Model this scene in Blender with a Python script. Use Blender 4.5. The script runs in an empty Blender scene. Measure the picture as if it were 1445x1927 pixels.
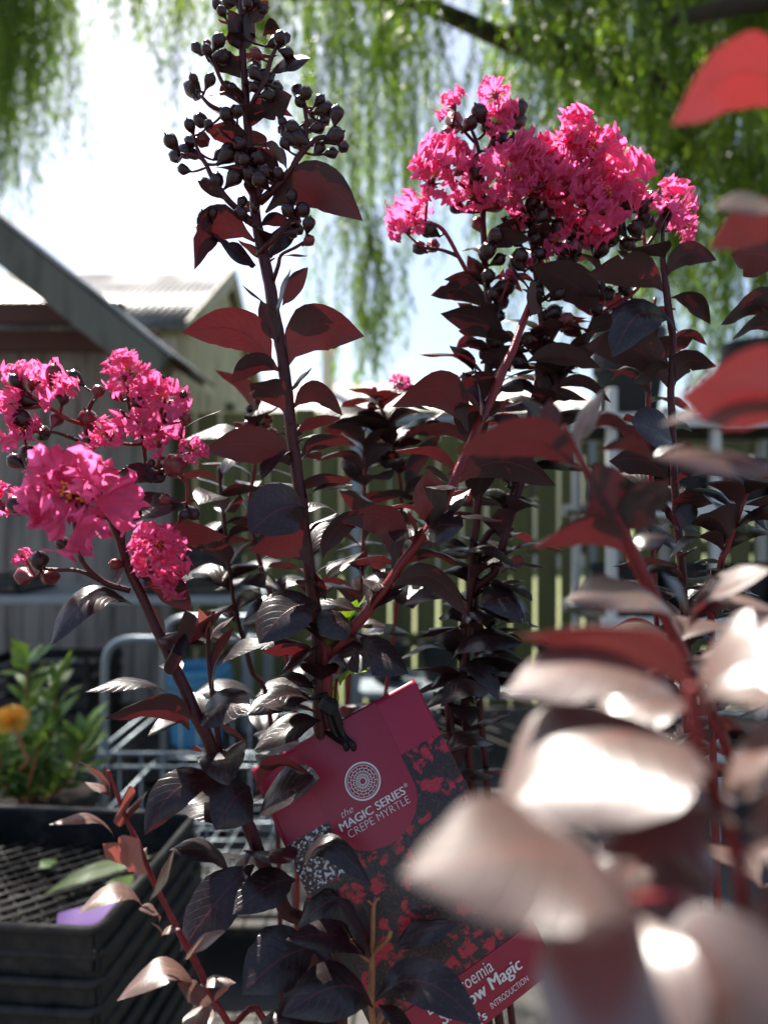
import bpy, bmesh, math, random
from mathutils import Vector, Matrix, noise
R = math.radians
random.seed(7)
scene = bpy.context.scene
COL = scene.collection

# ------------------------------------------------------------------ camera, sky, sun, exposure
CAM_H, FPX = 1.22, 1927 * 26.0 / 36.0
cd = bpy.data.cameras.new('camera'); cam = bpy.data.objects.new('camera', cd); COL.objects.link(cam)
cam.location = (0, 0, CAM_H); cam.rotation_euler = (R(90), 0, 0)
cd.sensor_fit = 'VERTICAL'; cd.sensor_height = 36; cd.sensor_width = 27; cd.lens = 26
cd.clip_start = 0.01; cd.clip_end = 2000
cd.dof.use_dof = True; cd.dof.focus_distance = 0.455; cd.dof.aperture_fstop = 5.2
scene.camera = cam

SUN_EL, SUN_AZ = 56.0, -32.0          # azimuth measured from straight ahead (+Y), negative = left
w = bpy.data.worlds.new('World'); scene.world = w; w.use_nodes = True
nt = w.node_tree; bg = nt.nodes['Background']
sky = nt.nodes.new('ShaderNodeTexSky'); sky.sky_type = 'NISHITA'; sky.sun_disc = False
sky.sun_elevation = R(SUN_EL); sky.sun_rotation = R(SUN_AZ); sky.dust_density = 2.2; sky.air_density = 1.0
nt.links.new(sky.outputs[0], bg.inputs[0]); bg.inputs[1].default_value = 0.07
sd = bpy.data.lights.new('sun', 'SUN'); sun = bpy.data.objects.new('sun', sd); COL.objects.link(sun)
sd.energy = 5.0; sd.angle = R(0.6); sd.color = (1.0, 0.95, 0.87)
sdir = Vector((math.sin(R(SUN_AZ)) * math.cos(R(SUN_EL)), math.cos(R(SUN_AZ)) * math.cos(R(SUN_EL)), math.sin(R(SUN_EL))))
sun.rotation_euler = sdir.to_track_quat('Z', 'Y').to_euler(); sun.location = (-3, 8, 12)
scene.view_settings.view_transform = 'Standard'; scene.view_settings.look = 'None'
scene.view_settings.gamma = 1.0; scene.view_settings.exposure = 1.65
try:
    scene.cycles.use_denoising = True; scene.cycles.denoiser = 'OPENIMAGEDENOISE'
except Exception:
    pass
scene.cycles.max_bounces = 10; scene.cycles.transparent_max_bounces = 8
scene.cycles.sample_clamp_indirect = 6.0

# ------------------------------------------------------------------ helpers
def P(x, y, z):
    """photo direction (x, y) at distance z -> place in the world"""
    return Vector(((x - 722.5) / FPX * z, z, CAM_H - (y - 963.5) / FPX * z))

def tag(o, label=None, cat=None, group=None, kind=None):
    if label: o['label'] = label
    if cat: o['category'] = cat
    if group: o['group'] = group
    if kind: o['kind'] = kind
    return o

def empty(name, loc, label, cat, group=None, rz=0):
    o = bpy.data.objects.new(name, None); COL.objects.link(o)
    o.location = loc; o.rotation_euler.z = rz; o.empty_display_size = 0.05
    return tag(o, label, cat, group)

def mesh(verts, faces, mats, smooth=True, uvs=None, fmat=None, name='mesh'):
    me = bpy.data.meshes.new(name); me.from_pydata([tuple(v) for v in verts], [], faces)
    for m in (mats if isinstance(mats, (list, tuple)) else [mats]): me.materials.append(m)
    if smooth: me.polygons.foreach_set('use_smooth', [True] * len(me.polygons))
    if fmat: me.polygons.foreach_set('material_index', fmat)
    if uvs:
        ul = me.uv_layers.new(name='UVMap')
        ul.data.foreach_set('uv', [c for lp in me.loops for c in uvs[lp.vertex_index]])
    me.update(); return me

def obj(name, me, parent=None, loc=(0, 0, 0), rot=None, scale=None):
    o = bpy.data.objects.new(name, me); COL.objects.link(o); o.location = loc
    if rot is not None: o.rotation_euler = rot
    if scale is not None: o.scale = (scale,) * 3 if not hasattr(scale, '__len__') else scale
    if parent: o.parent = parent
    return o

class MB:
    def __init__(s): s.v = []; s.f = []; s.m = []
    def add(s, vs, fs, mi=0):
        b = len(s.v); s.v += [Vector(v) for v in vs]; s.f += [tuple(b + i for i in f) for f in fs]; s.m += [mi] * len(fs)
    def box(s, c, size, rot=None, mi=0, bev=0.0):
        c = Vector(c); hx, hy, hz = [a / 2 for a in size]
        if bev <= 0:
            pts = [Vector((x, y, z)) for z in (-hz, hz) for x, y in ((-hx, -hy), (hx, -hy), (hx, hy), (-hx, hy))]
            fs = [(3, 2, 1, 0), (4, 5, 6, 7), (0, 1, 5, 4), (1, 2, 6, 5), (2, 3, 7, 6), (3, 0, 4, 7)]
        else:
            bm = bmesh.new(); bmesh.ops.create_cube(bm, size=1)
            for v in bm.verts: v.co = Vector((v.co.x * size[0], v.co.y * size[1], v.co.z * size[2]))
            bmesh.ops.bevel(bm, geom=bm.edges[:], offset=bev, segments=1, affect='EDGES')
            bm.verts.index_update()
            pts = [v.co.copy() for v in bm.verts]; fs = [tuple(v.index for v in f.verts) for f in bm.faces]; bm.free()
        if rot is not None: pts = [rot @ p for p in pts]
        s.add([p + c for p in pts], fs, mi)
    def tube(s, pts, rad, n=8, mi=0, caps=True):
        pts = [Vector(p) for p in pts]; k = len(pts)
        rad = rad if hasattr(rad, '__len__') else [rad] * k
        up = None; vs = []
        for i in range(k):
            t = (pts[min(i + 1, k - 1)] - pts[max(i - 1, 0)]).normalized()
            if up is None:
                up = t.orthogonal().normalized()
            up = (up - t * up.dot(t))
            up = up.normalized() if up.length > 1e-6 else t.orthogonal().normalized()
            b = t.cross(up)
            for j in range(n):
                a = 2 * math.pi * j / n
                vs.append(pts[i] + (up * math.cos(a) + b * math.sin(a)) * rad[i])
        fs = [(i * n + j, i * n + (j + 1) % n, (i + 1) * n + (j + 1) % n, (i + 1) * n + j) for i in range(k - 1) for j in range(n)]
        if caps: fs += [tuple(range(n))[::-1], tuple((k - 1) * n + j for j in range(n))]
        s.add(vs, fs, mi)
    def lathe(s, prof, c=(0, 0, 0), n=20, mi=0):
        c = Vector(c); vs = [c + Vector((r * math.cos(2 * math.pi * j / n), r * math.sin(2 * math.pi * j / n), z)) for r, z in prof for j in range(n)]
        fs = [(i * n + j, i * n + (j + 1) % n, (i + 1) * n + (j + 1) % n, (i + 1) * n + j) for i in range(len(prof) - 1) for j in range(n)]
        s.add(vs, fs, mi)
    def build(s, name, mats, parent=None, loc=(0, 0, 0), smooth=False):
        return obj(name, s.me(mats, smooth), parent, loc)
    def me(s, mats, smooth=False):
        return mesh(s.v, s.f, mats, smooth, fmat=s.m)

def smooth_line(pts, sub=5):
    """Catmull-Rom through tuples (Vector, radius)"""
    out = []
    n = len(pts)
    for i in range(n - 1):
        p0, p1, p2, p3 = pts[max(i - 1, 0)], pts[i], pts[i + 1], pts[min(i + 2, n - 1)]
        for k in range(sub):
            t = k / sub
            q = 0.5 * ((2 * p1[0]) + (p2[0] - p0[0]) * t + (2 * p0[0] - 5 * p1[0] + 4 * p2[0] - p3[0]) * t * t + (3 * p1[0] - p0[0] - 3 * p2[0] + p3[0]) * t ** 3)
            out.append((q, p1[1] + (p2[1] - p1[1]) * t))
    out.append(pts[-1]); return out

# ------------------------------------------------------------------ materials
class NT:
    def __init__(s, name):
        s.m = bpy.data.materials.new(name); s.m.use_nodes = True; s.t = s.m.node_tree
        s.b = s.t.nodes['Principled BSDF']; s.out = s.t.nodes['Material Output']
    def n(s, typ, **kw):
        nd = s.t.nodes.new(typ)
        for k, v in kw.items():
            if k.startswith('i_'):
                key = k[2:]; key = int(key) if key.isdigit() else key.replace('_', ' ')
                nd.inputs[key].default_value = v
            else: setattr(nd, k, v)
        return nd
    def l(s, a, b): s.t.links.new(a, b)
    def ramp(s, fac, stops):
        r = s.n('ShaderNodeValToRGB'); e = r.color_ramp.elements
        while len(e) < len(stops): e.new(0.5)
        for q, (p, c) in zip(e, stops):
            q.position = p; q.color = (*c, 1) if len(c) == 3 else c
        s.l(fac, r.inputs[0]); return r.outputs[0]
    def mix(s, fac, a, b, blend='MIX'):
        x = s.n('ShaderNodeMix', data_type='RGBA', blend_type=blend)
        for k, v in ((0, fac), (6, a), (7, b)):
            if isinstance(v, (int, float)): x.inputs[k].default_value = v
            elif isinstance(v, (tuple, list)): x.inputs[k].default_value = (*v, 1)
            else: s.l(v, x.inputs[k])
        return x.outputs[2]
    def math(s, op, a, b=0.0, c=0.0):
        x = s.n('ShaderNodeMath', operation=op)
        for k, v in ((0, a), (1, b), (2, c)):
            if isinstance(v, (int, float)): x.inputs[k].default_value = v
            else: s.l(v, x.inputs[k])
        return x.outputs[0]
    def noise(s, scale, detail=4, coord='Object', vec=None, out=0, rough=.55):
        x = s.n('ShaderNodeTexNoise', i_Scale=scale, i_Detail=detail, i_Roughness=rough)
        if vec is None: vec = s.n('ShaderNodeTexCoord').outputs[coord]
        s.l(vec, x.inputs['Vector']); return x.outputs[out]
    def bump(s, h, strength=.3, dist=.01, normal=None):
        b = s.n('ShaderNodeBump', i_Strength=strength, i_Distance=dist); s.l(h, b.inputs['Height'])
        if normal: s.l(normal, b.inputs['Normal'])
        return b.outputs[0]

def simple(name, col, rough=.6, metal=0.0, var=.25, scale=8, bump=.15, bdist=.004, spec=.5, coord='Object'):
    k = NT(name); nz = k.noise(scale, 6, coord)
    c = k.mix(nz, tuple(a * (1 - var) for a in col), tuple(min(1, a * (1 + var)) for a in col)); k.l(c, k.b.inputs['Base Color'])
    rr = k.n('ShaderNodeMapRange'); k.l(nz, rr.inputs[0]); rr.inputs[3].default_value = max(.05, rough - .12); rr.inputs[4].default_value = min(1, rough + .12)
    k.l(rr.outputs[0], k.b.inputs['Roughness']); k.b.inputs['Metallic'].default_value = metal
    k.b.inputs['Specular IOR Level'].default_value = spec
    if bump: k.l(k.bump(k.noise(scale * 5, 5, coord), bump, bdist), k.b.inputs['Normal'])
    return k.m

def leaf_mat(name, top, top2, under, trans, tw=.3, rough=.3, vein=(.2, .05, .05), wear=.5, spec=.5, relief=.30):
    """upper face glossy, lower face dull; light passes through from the other side"""
    k = NT(name)
    uv = k.n('ShaderNodeTexCoord').outputs['UV']
    sp = k.n('ShaderNodeSeparateXYZ'); k.l(uv, sp.inputs[0])
    t, s_ = sp.outputs[0], sp.outputs[1]
    a = k.math('ABSOLUTE', k.math('SUBTRACT', s_, .5))                       # 0 midrib .. .5 edge
    midrib = k.math('LESS_THAN', a, .016)
    lat = k.math('FRACT', k.math('MULTIPLY', k.math('SUBTRACT', t, k.math('MULTIPLY', a, .55)), 9.0))
    latd = k.math('ABSOLUTE', k.math('SUBTRACT', lat, .5))                    # ridge lines at .5
    latv = k.ramp(latd, [(0.0, (1, 1, 1)), (.07, (0, 0, 0))])
    info = k.n('ShaderNodeObjectInfo').outputs['Random']
    obc = k.n('ShaderNodeTexCoord').outputs['Object']
    nz = k.noise(60, 6, vec=obc); fine = k.noise(420, 4, vec=obc)
    ct = k.mix(nz, top, top2); ct = k.mix(k.math('MULTIPLY', info, .6), ct, tuple(c * .55 for c in top))
    dust = k.ramp(fine, [(.52, (0, 0, 0)), (.75, (1, 1, 1))])
    ct = k.mix(k.math('MULTIPLY', dust, .12 * wear), ct, (.35, .31, .28))
    ct = k.mix(k.math('MULTIPLY', latv, .12), ct, tuple(min(1, c * 2.6 + .01) for c in top2))
    ct = k.mix(k.math('MULTIPLY', midrib, .7), ct, vein)
    spot = k.ramp(k.noise(95, 3, vec=obc), [(.70, (0, 0, 0)), (.74, (1, 1, 1))])
    ct = k.mix(k.math('MULTIPLY', spot, .35 * wear), ct, (.06, .035, .02))
    r2 = k.math('MULTIPLY', info, info); cu = k.mix(nz, under, tuple(c * .6 for c in under)); cu = k.mix(k.math('MULTIPLY', r2, .8), cu, tuple(min(1, c * 2.2) for c in under)); cu = k.mix(k.math('MULTIPLY', midrib, .8), cu, vein)
    cu = k.mix(k.math('MULTIPLY', latv, .5), cu, tuple(min(1, c * 1.6) for c in under))
    back = k.n('ShaderNodeNewGeometry').outputs['Backfacing']
    k.l(k.mix(back, ct, cu), k.b.inputs['Base Color'])
    rr = k.n('ShaderNodeMapRange'); k.l(nz, rr.inputs[0]); rr.inputs[3].default_value = rough - .08; rr.inputs[4].default_value = rough + .14
    k.l(k.math('ADD', rr.outputs[0], k.math('MULTIPLY', back, .3)), k.b.inputs['Roughness'])
    k.b.inputs['Specular IOR Level'].default_value = spec
    h = k.math('ADD', k.math('MULTIPLY', latv, -.7), k.math('MULTIPLY', midrib, -1.5)); h = k.math('ADD', h, k.math('MULTIPLY', k.noise(130, 4, vec=obc), 1.6))
    nb = k.bump(h, relief, .0005); k.l(nb, k.b.inputs['Normal'])
    tr = k.n('ShaderNodeBsdfTranslucent'); k.l(k.mix(k.math('MULTIPLY', latv, .45), k.mix(k.math('MULTIPLY', midrib, .7), k.mix(nz, trans, tuple(c * .5 for c in trans)), tuple(c * .3 for c in trans)), tuple(c * .35 for c in trans)), tr.inputs[0]); k.l(nb, tr.inputs['Normal'])
    mx = k.n('ShaderNodeMixShader'); k.l(k.math('MULTIPLY', k.math('ADD', k.math('MULTIPLY', r2, 1.1), .40), tw), mx.inputs[0]); k.l(k.b.outputs[0], mx.inputs[1]); k.l(tr.outputs[0], mx.inputs[2]); k.l(mx.outputs[0], k.out.inputs[0])
    return k.m

M = {}
M['dark'] = leaf_mat('purple_black_leaf', (.010, .006, .007), (.024, .014, .015), (.034, .014, .016), (.24, .018, .024), .085, .30, (.12, .022, .026), .6, .55)
M['young'] = leaf_mat('bronze_leaf', (.10, .055, .042), (.16, .10, .075), (.22, .085, .065), (.55, .12, .09), .24, .34, (.40, .12, .09), .5, .8)
M['near'] = leaf_mat('bronze_purple_leaf', (.075, .046, .038), (.17, .110, .092), (.13, .036, .034), (.50, .028, .032), .15, .33, (.20, .065, .05), .7, 1.0, .14)
M['green'] = leaf_mat('fresh_green_leaf', (.10, .20, .02), (.16, .28, .03), (.16, .26, .05), (.45, .75, .03), .45, .35, (.30, .42, .10))
M['shrub'] = leaf_mat('shrub_green_leaf', (.06, .14, .03), (.14, .24, .04), (.12, .20, .06), (.35, .55, .05), .35, .42, (.25, .35, .10))

def willow_mat():
    k = NT('willow_leaf'); info = k.n('ShaderNodeObjectInfo').outputs['Random']
    nz = k.noise(3.0, 3); f = k.math('MULTIPLY', k.math('ADD', info, nz), .5)
    c = k.mix(f, (.022, .060, .012), (.07, .125, .020)); k.l(c, k.b.inputs['Base Color']); k.b.inputs['Roughness'].default_value = .42
    tr = k.n('ShaderNodeBsdfTranslucent'); k.l(k.mix(f, (.20, .42, .025), (.42, .58, .035)), tr.inputs[0])
    mx = k.n('ShaderNodeMixShader', i_0=.36); k.l(k.b.outputs[0], mx.inputs[1]); k.l(tr.outputs[0], mx.inputs[2]); k.l(mx.outputs[0], k.out.inputs[0])
    return k.m
M['willow'] = willow_mat()

def petal_mat():
    k = NT('pink_petal'); obc = k.n('ShaderNodeTexCoord').outputs['Object']; info = k.n('ShaderNodeObjectInfo').outputs['Random']
    nz = k.noise(2.2, 5, vec=obc)
    c = k.mix(nz, (.86, .060, .24), (.95, .20, .43)); c = k.mix(k.math('MULTIPLY', info, .4), c, (.96, .36, .56))
    k.l(c, k.b.inputs['Base Color']); k.b.inputs['Roughness'].default_value = .45
    k.b.inputs['Sheen Weight'].default_value = .15
    k.l(k.bump(k.noise(9, 5, vec=obc), .5, .08), k.b.inputs['Normal'])
    tr = k.n('ShaderNodeBsdfTranslucent'); k.l(k.mix(nz, (1.0, .075, .30), (1.0, .24, .52)), tr.inputs[0])
    mx = k.n('ShaderNodeMixShader', i_0=.64); k.l(k.b.outputs[0], mx.inputs[1]); k.l(tr.outputs[0], mx.inputs[2]); k.l(mx.outputs[0], k.out.inputs[0])
    return k.m
M['petal'] = petal_mat()
M['stem'] = simple('dark_red_stem', (.060, .008, .011), .42, 0, .6, 140, .6, .0008, .35)
M['redstem'] = simple('crimson_stem', (.19, .014, .018), .40, 0, .5, 120, .55, .0007, .4)
M['twig'] = simple('tan_twig', (.32, .13, .055), .5, 0, .4, 160, .5, .0008)
M['bud'] = simple('plum_bud', (.030, .007, .009), .22, 0, .6, 3, .12, .02)
M['budred'] = simple('red_calyx', (.15, .018, .024), .24, 0, .5, 3, .12, .02)
M['stamen'] = simple('orange_stamen', (.70, .26, .02), .5, 0, .2, 40, 0)
M['plastic'] = simple('black_plastic', (.010, .011, .012), .55, 0, .5, 25, .3, .002, .35)
def dusty():
    k = NT('dusty_black_plastic'); co = k.n('ShaderNodeTexCoord').outputs['Object']; n1 = k.noise(14, 7, vec=co, rough=.7); n2 = k.noise(160, 4, vec=co)
    d = k.ramp(n1, [(.48, (0, 0, 0)), (.68, (1, 1, 1))]); c = k.mix(k.math('MULTIPLY', d, .7), (.011, .011, .012), (.075, .060, .045)); c = k.mix(k.math('MULTIPLY', k.ramp(n2, [(.6, (0, 0, 0)), (.7, (1, 1, 1))]), .5), c, (.05, .04, .03))
    k.l(c, k.b.inputs['Base Color']); k.l(k.math('ADD', k.math('MULTIPLY', d, .3), .55), k.b.inputs['Roughness']); k.b.inputs['Specular IOR Level'].default_value = .3
    k.l(k.bump(n2, .4, .002), k.b.inputs['Normal']); return k.m
M['plasticdust'] = dusty()
M['steel'] = simple('galvanised_steel', (.24, .28, .30), .45, .6, .25, 40, .15, .001)
M['white'] = simple('chalky_white_paint', (.58, .57, .53), .55, 0, .25, 12, .2, .002)
M['soil'] = simple('potting_soil', (.035, .022, .015), .95, 0, .5, 60, 1, .01)
M['blue'] = simple('blue_plastic', (.06, .24, .40), .4, 0, .25, 14, .1)
M['greenplastic'] = simple('green_plastic', (.02, .26, .08), .4, 0, .2, 14, .1)
M['purple'] = simple('purple_plastic', (.12, .035, .24), .65, 0, .15, 14, .05)
M['bark'] = simple('willow_bark', (.055, .042, .032), .9, 0, .5, 9, 1, .03)
M['redwood'] = simple('red_brown_timber', (.10, .038, .026), .7, 0, .4, 10, .5, .004)

def wood(name, a, b, stain, sc=1.0, rough=.8):
    k = NT(name); obc = k.n('ShaderNodeTexCoord').outputs['Object']; info = k.n('ShaderNodeObjectInfo').outputs['Random']
    mp = k.n('ShaderNodeMapping'); k.l(obc, mp.inputs[0]); mp.inputs['Scale'].default_value = (40 * sc, 40 * sc, 2.2 * sc)
    off = k.n('ShaderNodeCombineXYZ'); k.l(k.math('MULTIPLY', info, 37.0), off.inputs[2]); k.l(off.outputs[0], mp.inputs['Location'])
    g = k.noise(1.0, 6, vec=mp.outputs[0]); c = k.mix(g, a, b)
    c = k.mix(k.math('MULTIPLY', info, .5), c, tuple(x * .6 for x in a))
    mp2 = k.n('ShaderNodeMapping'); k.l(obc, mp2.inputs[0]); mp2.inputs['Scale'].default_value = (9 * sc, 9 * sc, 1.4 * sc); k.l(off.outputs[0], mp2.inputs['Location'])
    st = k.ramp(k.noise(1.0, 5, vec=mp2.outputs[0]), [(.50, (0, 0, 0)), (.66, (1, 1, 1))])
    c = k.mix(k.math('MULTIPLY', st, .75), c, stain)
    k.l(c, k.b.inputs['Base Color']); k.b.inputs['Roughness'].default_value = rough
    k.l(k.bump(g, .6, .004), k.b.inputs['Normal']); return k.m
M['board'] = wood('weathered_shed_board', (.22, .19, .16), (.38, .335, .285), (.07, .052, .040))
M['greywood'] = wood('sun_bleached_board', (.32, .29, .25), (.48, .44, .38), (.14, .11, .085))
M['picket'] = wood('olive_fence_paling', (.105, .105, .030), (.17, .16, .050), (.055, .050, .022))
M['fascia'] = wood('mossy_fascia_board', (.12, .12, .095), (.20, .19, .15), (.06, .06, .040))
def roof_mat():
    k = NT('corrugated_roof'); nz = k.noise(1.6, 6)
    c = k.ramp(nz, [(.38, (.05, .05, .048)), (.5, (.13, .125, .12)), (.60, (.30, .29, .27))]); k.l(c, k.b.inputs['Base Color'])
    k.b.inputs['Roughness'].default_value = .42; k.b.inputs['Metallic'].default_value = .35; return k.m
M['roof'] = roof_mat()
M['cream'] = simple('cream_render', (.62, .55, .44), .8, 0, .12, 3, .2, .003)
M['tile'] = simple('pale_roof_sheet', (.50, .46, .40), .7, 0, .2, 3, .2, .003)
M['glass'] = simple('dark_window_glass', (.02, .025, .03), .08, 0, .1, 3, 0)

def ground_mat():
    k = NT('gravelly_concrete'); obc = k.n('ShaderNodeTexCoord').outputs['Object']
    big = k.noise(.7, 6, vec=obc); fine = k.noise(55, 6, vec=obc)
    c = k.mix(big, (.05, .046, .042), (.11, .10, .09)); c = k.mix(k.math('MULTIPLY', fine, .5), c, (.06, .055, .045)); k.l(c, k.b.inputs['Base Color'])
    k.b.inputs['Roughness'].default_value = .9; k.l(k.bump(fine, .7, .01), k.b.inputs['Normal']); return k.m
M['ground'] = ground_mat()
M['lawn'] = simple('sunlit_lawn', (.15, .17, .065), .9, 0, .4, 6, .8, .02)

# ------------------------------------------------------------------ the setting
g = MB(); g.add([(-400, -400, 0), (400, -400, 0), (400, 800, 0), (-400, 800, 0)], [(0, 1, 2, 3)])
tag(g.build('ground', M['ground']), kind='structure')
g = MB(); g.add([(-60, 4.7, .004), (80, 4.7, .004), (80, 90, .004), (-60, 90, .004)], [(0, 1, 2, 3)])
tag(g.build('lawn', M['lawn']), kind='structure')

def plank_wall(root, p0, p1, h0, h1, wid, mat, th=.02, gap=.004, name='wall_board', hfun=None):
    """vertical boards side by side from p0 to p1"""
    p0, p1 = Vector(p0), Vector(p1); d = p1 - p0; n = max(1, round(d.length / wid)); u = d.normalized(); rz = math.atan2(u.y, u.x)
    for i in range(n):
        c = p0 + d * ((i + .5) / n); top = hfun((i + .5) / n) if hfun else h1
        m = MB(); hh = top - h0
        m.box((0, 0, hh / 2), (d.length / n - gap, th, hh), bev=.002)
        off = Vector((-u.y, u.x, 0)) * random.uniform(-.003, .003)
        o = m.build(name, mat, root, Vector((c.x, c.y, h0)) - root.location + off); o.rotation_euler = (0, random.uniform(-.002, .002), rz)

# near shed with the overhanging gable roof
SH = empty('timber_shed', (-2.2, 4.42, 0), 'weathered grey board shed with deep overhanging roof and mossy fascia', 'shed')
plank_wall(SH, (-3.8, 4.42, 0), (-1.27, 4.42, 0), 0, 2.2, .108, M['board'])
m = MB(); m.box((-2.56, 5.2, 1.05), (2.5, 1.5, 2.1)); m.build('shed_body', M['board'], SH, -SH.location)
def shed_roof():
    e = P(322, 672, 3.45); t = P(-420, 75, 3.45)                     # eave end and ridge end of the verge, upper edge
    d = (t - e); u = d.normalized(); nrm = Vector((-u.z, 0, u.x)); nrm = nrm if nrm.z > 0 else -nrm
    m = MB(); c = (e + t) / 2; ang = math.atan2(u.z, u.x)
    rot = Matrix.Rotation(-ang, 3, 'Y')
    m.box(c - nrm * .085, (d.length, .035, .165), rot, bev=.004); o = m.build('fascia_board', M['fascia'], SH, -SH.location)
    m = MB(); m.box(c + Vector((0, .40, 0)) + nrm * .012, (d.length + .02, .86, .016), rot); m.build('roof_sheet', M['roof'], SH, -SH.location)
    m = MB(); m.box(c + Vector((0, .44, 0)) - nrm * .02, (d.length - .10, .80, .03), rot); m.build('soffit_lining', M['redwood'], SH, -SH.location)
    for y, z, hh in ((590, 4.0, .11), (642, 4.28, .12)):
        a, b = P(-500, y, z), P(300 if y > 620 else 235, y, z)
        m = MB(); m.box((a + b) / 2, ((b - a).length, .06, hh), bev=.004); m.build('tie_beam', M['redwood'], SH, -SH.location)
    for k in range(4):
        q = e + d * (.12 + .2 * k)
        m = MB(); m.box(q + Vector((0, .50, 0)) - nrm * .07, (.045, .90, .07), rot, bev=.003); m.build('rafter', M['redwood'], SH, -SH.location)
shed_roof()

# far shed with corrugated roof
FS = empty('far_shed', (-3.6, 8.0, 0), 'bleached timber shed with sunlit corrugated roof behind the fence', 'shed')
XR, YR, ZR, YE, ZE = -1.72, 8.0, 3.80, 6.25, 2.82
def corrugated(y0, z0, y1, z1, x0, x1, n=64):
    vs, fs = [], []
    d = Vector((0, y1 - y0, z1 - z0)).normalized(); nr = Vector((0, -d.z, d.y)); nr = nr if nr.z > 0 else -nr
    for i in range(n * 4 + 1):
        x = x0 + (x1 - x0) * i / (n * 4); a = .012 * math.sin(i * math.pi / 2)
        for y, z in ((y0, z0), (y1, z1)): vs.append(Vector((x, y, z)) + nr * a)
    for i in range(n * 4): fs.append((2 * i, 2 * i + 2, 2 * i + 3, 2 * i + 1))
    mm = mesh(vs, fs, M['roof'])
    o = obj('roof_sheet', mm, FS, -FS.location); md = o.modifiers.new('s', 'SOLIDIFY'); md.thickness = .008
corrugated(YE - .12, ZE - .07, YR, ZR, -6.0, XR + .12)
corrugated(2 * YR - YE + .12, ZE - .07, YR, ZR, -6.0, XR + .12)
plank_wall(FS, (XR, YE, 0), (XR, 2 * YR - YE, 0), 0, 2.7, .16, M['greywood'], hfun=lambda t: ZE - .10 + (ZR - ZE) * (1 - abs(2 * t - 1)))
plank_wall(FS, (-6.0, YE + .02, 0), (XR - .02, YE + .02, 0), 0, ZE - .12, .20, M['greywood'])
for s in (-1, 1):
    a = Vector((XR + .10, YR + s * (YR - YE + .12), ZE - .10)); b = Vector((XR + .10, YR, ZR - .03)); d = b - a
    m = MB(); m.box((a + b) / 2, (.03, d.length, .17), Matrix.Rotation(math.atan2(d.z, d.y), 3, 'X')); m.build('barge_board', M['greywood'], FS, -FS.location)
m = MB(); m.box((XR + .05, 8.05, 1.2), (.1, .1, 2.4)); m.build('post', M['fascia'], FS, -FS.location)

# neighbour's house far behind
NH = empty('far_house', (0, 16, 0), 'pale cream house with low roof and chimney beyond the fence', 'house')
m = MB(); m.box((.6, 18, 1.7), (8, 4, 3.4)); m.build('wall', M['cream'], NH, -NH.location)
m = MB(); m.add([(-3.6, 15.7, 3.35), (4.8, 15.7, 3.35), (4.4, 18, 4.35), (-3.2, 18, 4.35), (-3.6, 20.3, 3.35), (4.8, 20.3, 3.35)], [(0, 1, 2, 3), (5, 4, 3, 2), (1, 5, 2), (4, 0, 3), (0, 4, 5, 1)]); rf = m.build('roof', M['tile'], NH, -NH.location)
m = MB(); m.box((-1.3, 17.2, 4.35), (.26, .26, 1.3)); m.box((-1.3, 17.2, 5.02), (.34, .34, .1)); m.build('chimney', M['cream'], rf)
for x in (-2.0, .6, 2.9):
    m = MB(); m.box((x, 15.98, 2.0), (1.1, .08, 1.1)); f = m.build('window', M['white'], NH, -NH.location)
    m = MB(); m.box((x, 15.93, 2.0), (.96, .03, .96)); m.build('pane', M['glass'], f)

# paling fence
FN = empty('paling_fence', (1.5, 4.6, 0), 'olive brown paling fence with light showing between the boards', 'fence')
pk = []
for v in range(5):
    m = MB(); m.box((0, 0, .92), (.126 + .003 * v, .018, 1.84), bev=.003); pk.append(m.me(M['picket']))
for i in range(52):
    x = -1.24 + i * .150
    o = obj('paling', pk[i % 5], FN, (x - 1.5, random.uniform(-.003, .003), random.uniform(-.012, .012) + .01), (0, random.uniform(-.004, .004), random.uniform(-.03, .03)))
for z in (.42, 1.0, 1.62):
    m = MB(); m.box((1.5 + 1.15, 4.6 + .042, z), (7.9, .045, .09), bev=.003); m.build('rail', M['picket'], FN, -FN.location)
for i in range(4):
    m = MB(); m.box((-.62 + i * 2.3, 4.6 + .12, .9), (.1, .1, 1.8), bev=.004); m.build('post', M['picket'], FN, -FN.location)

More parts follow.
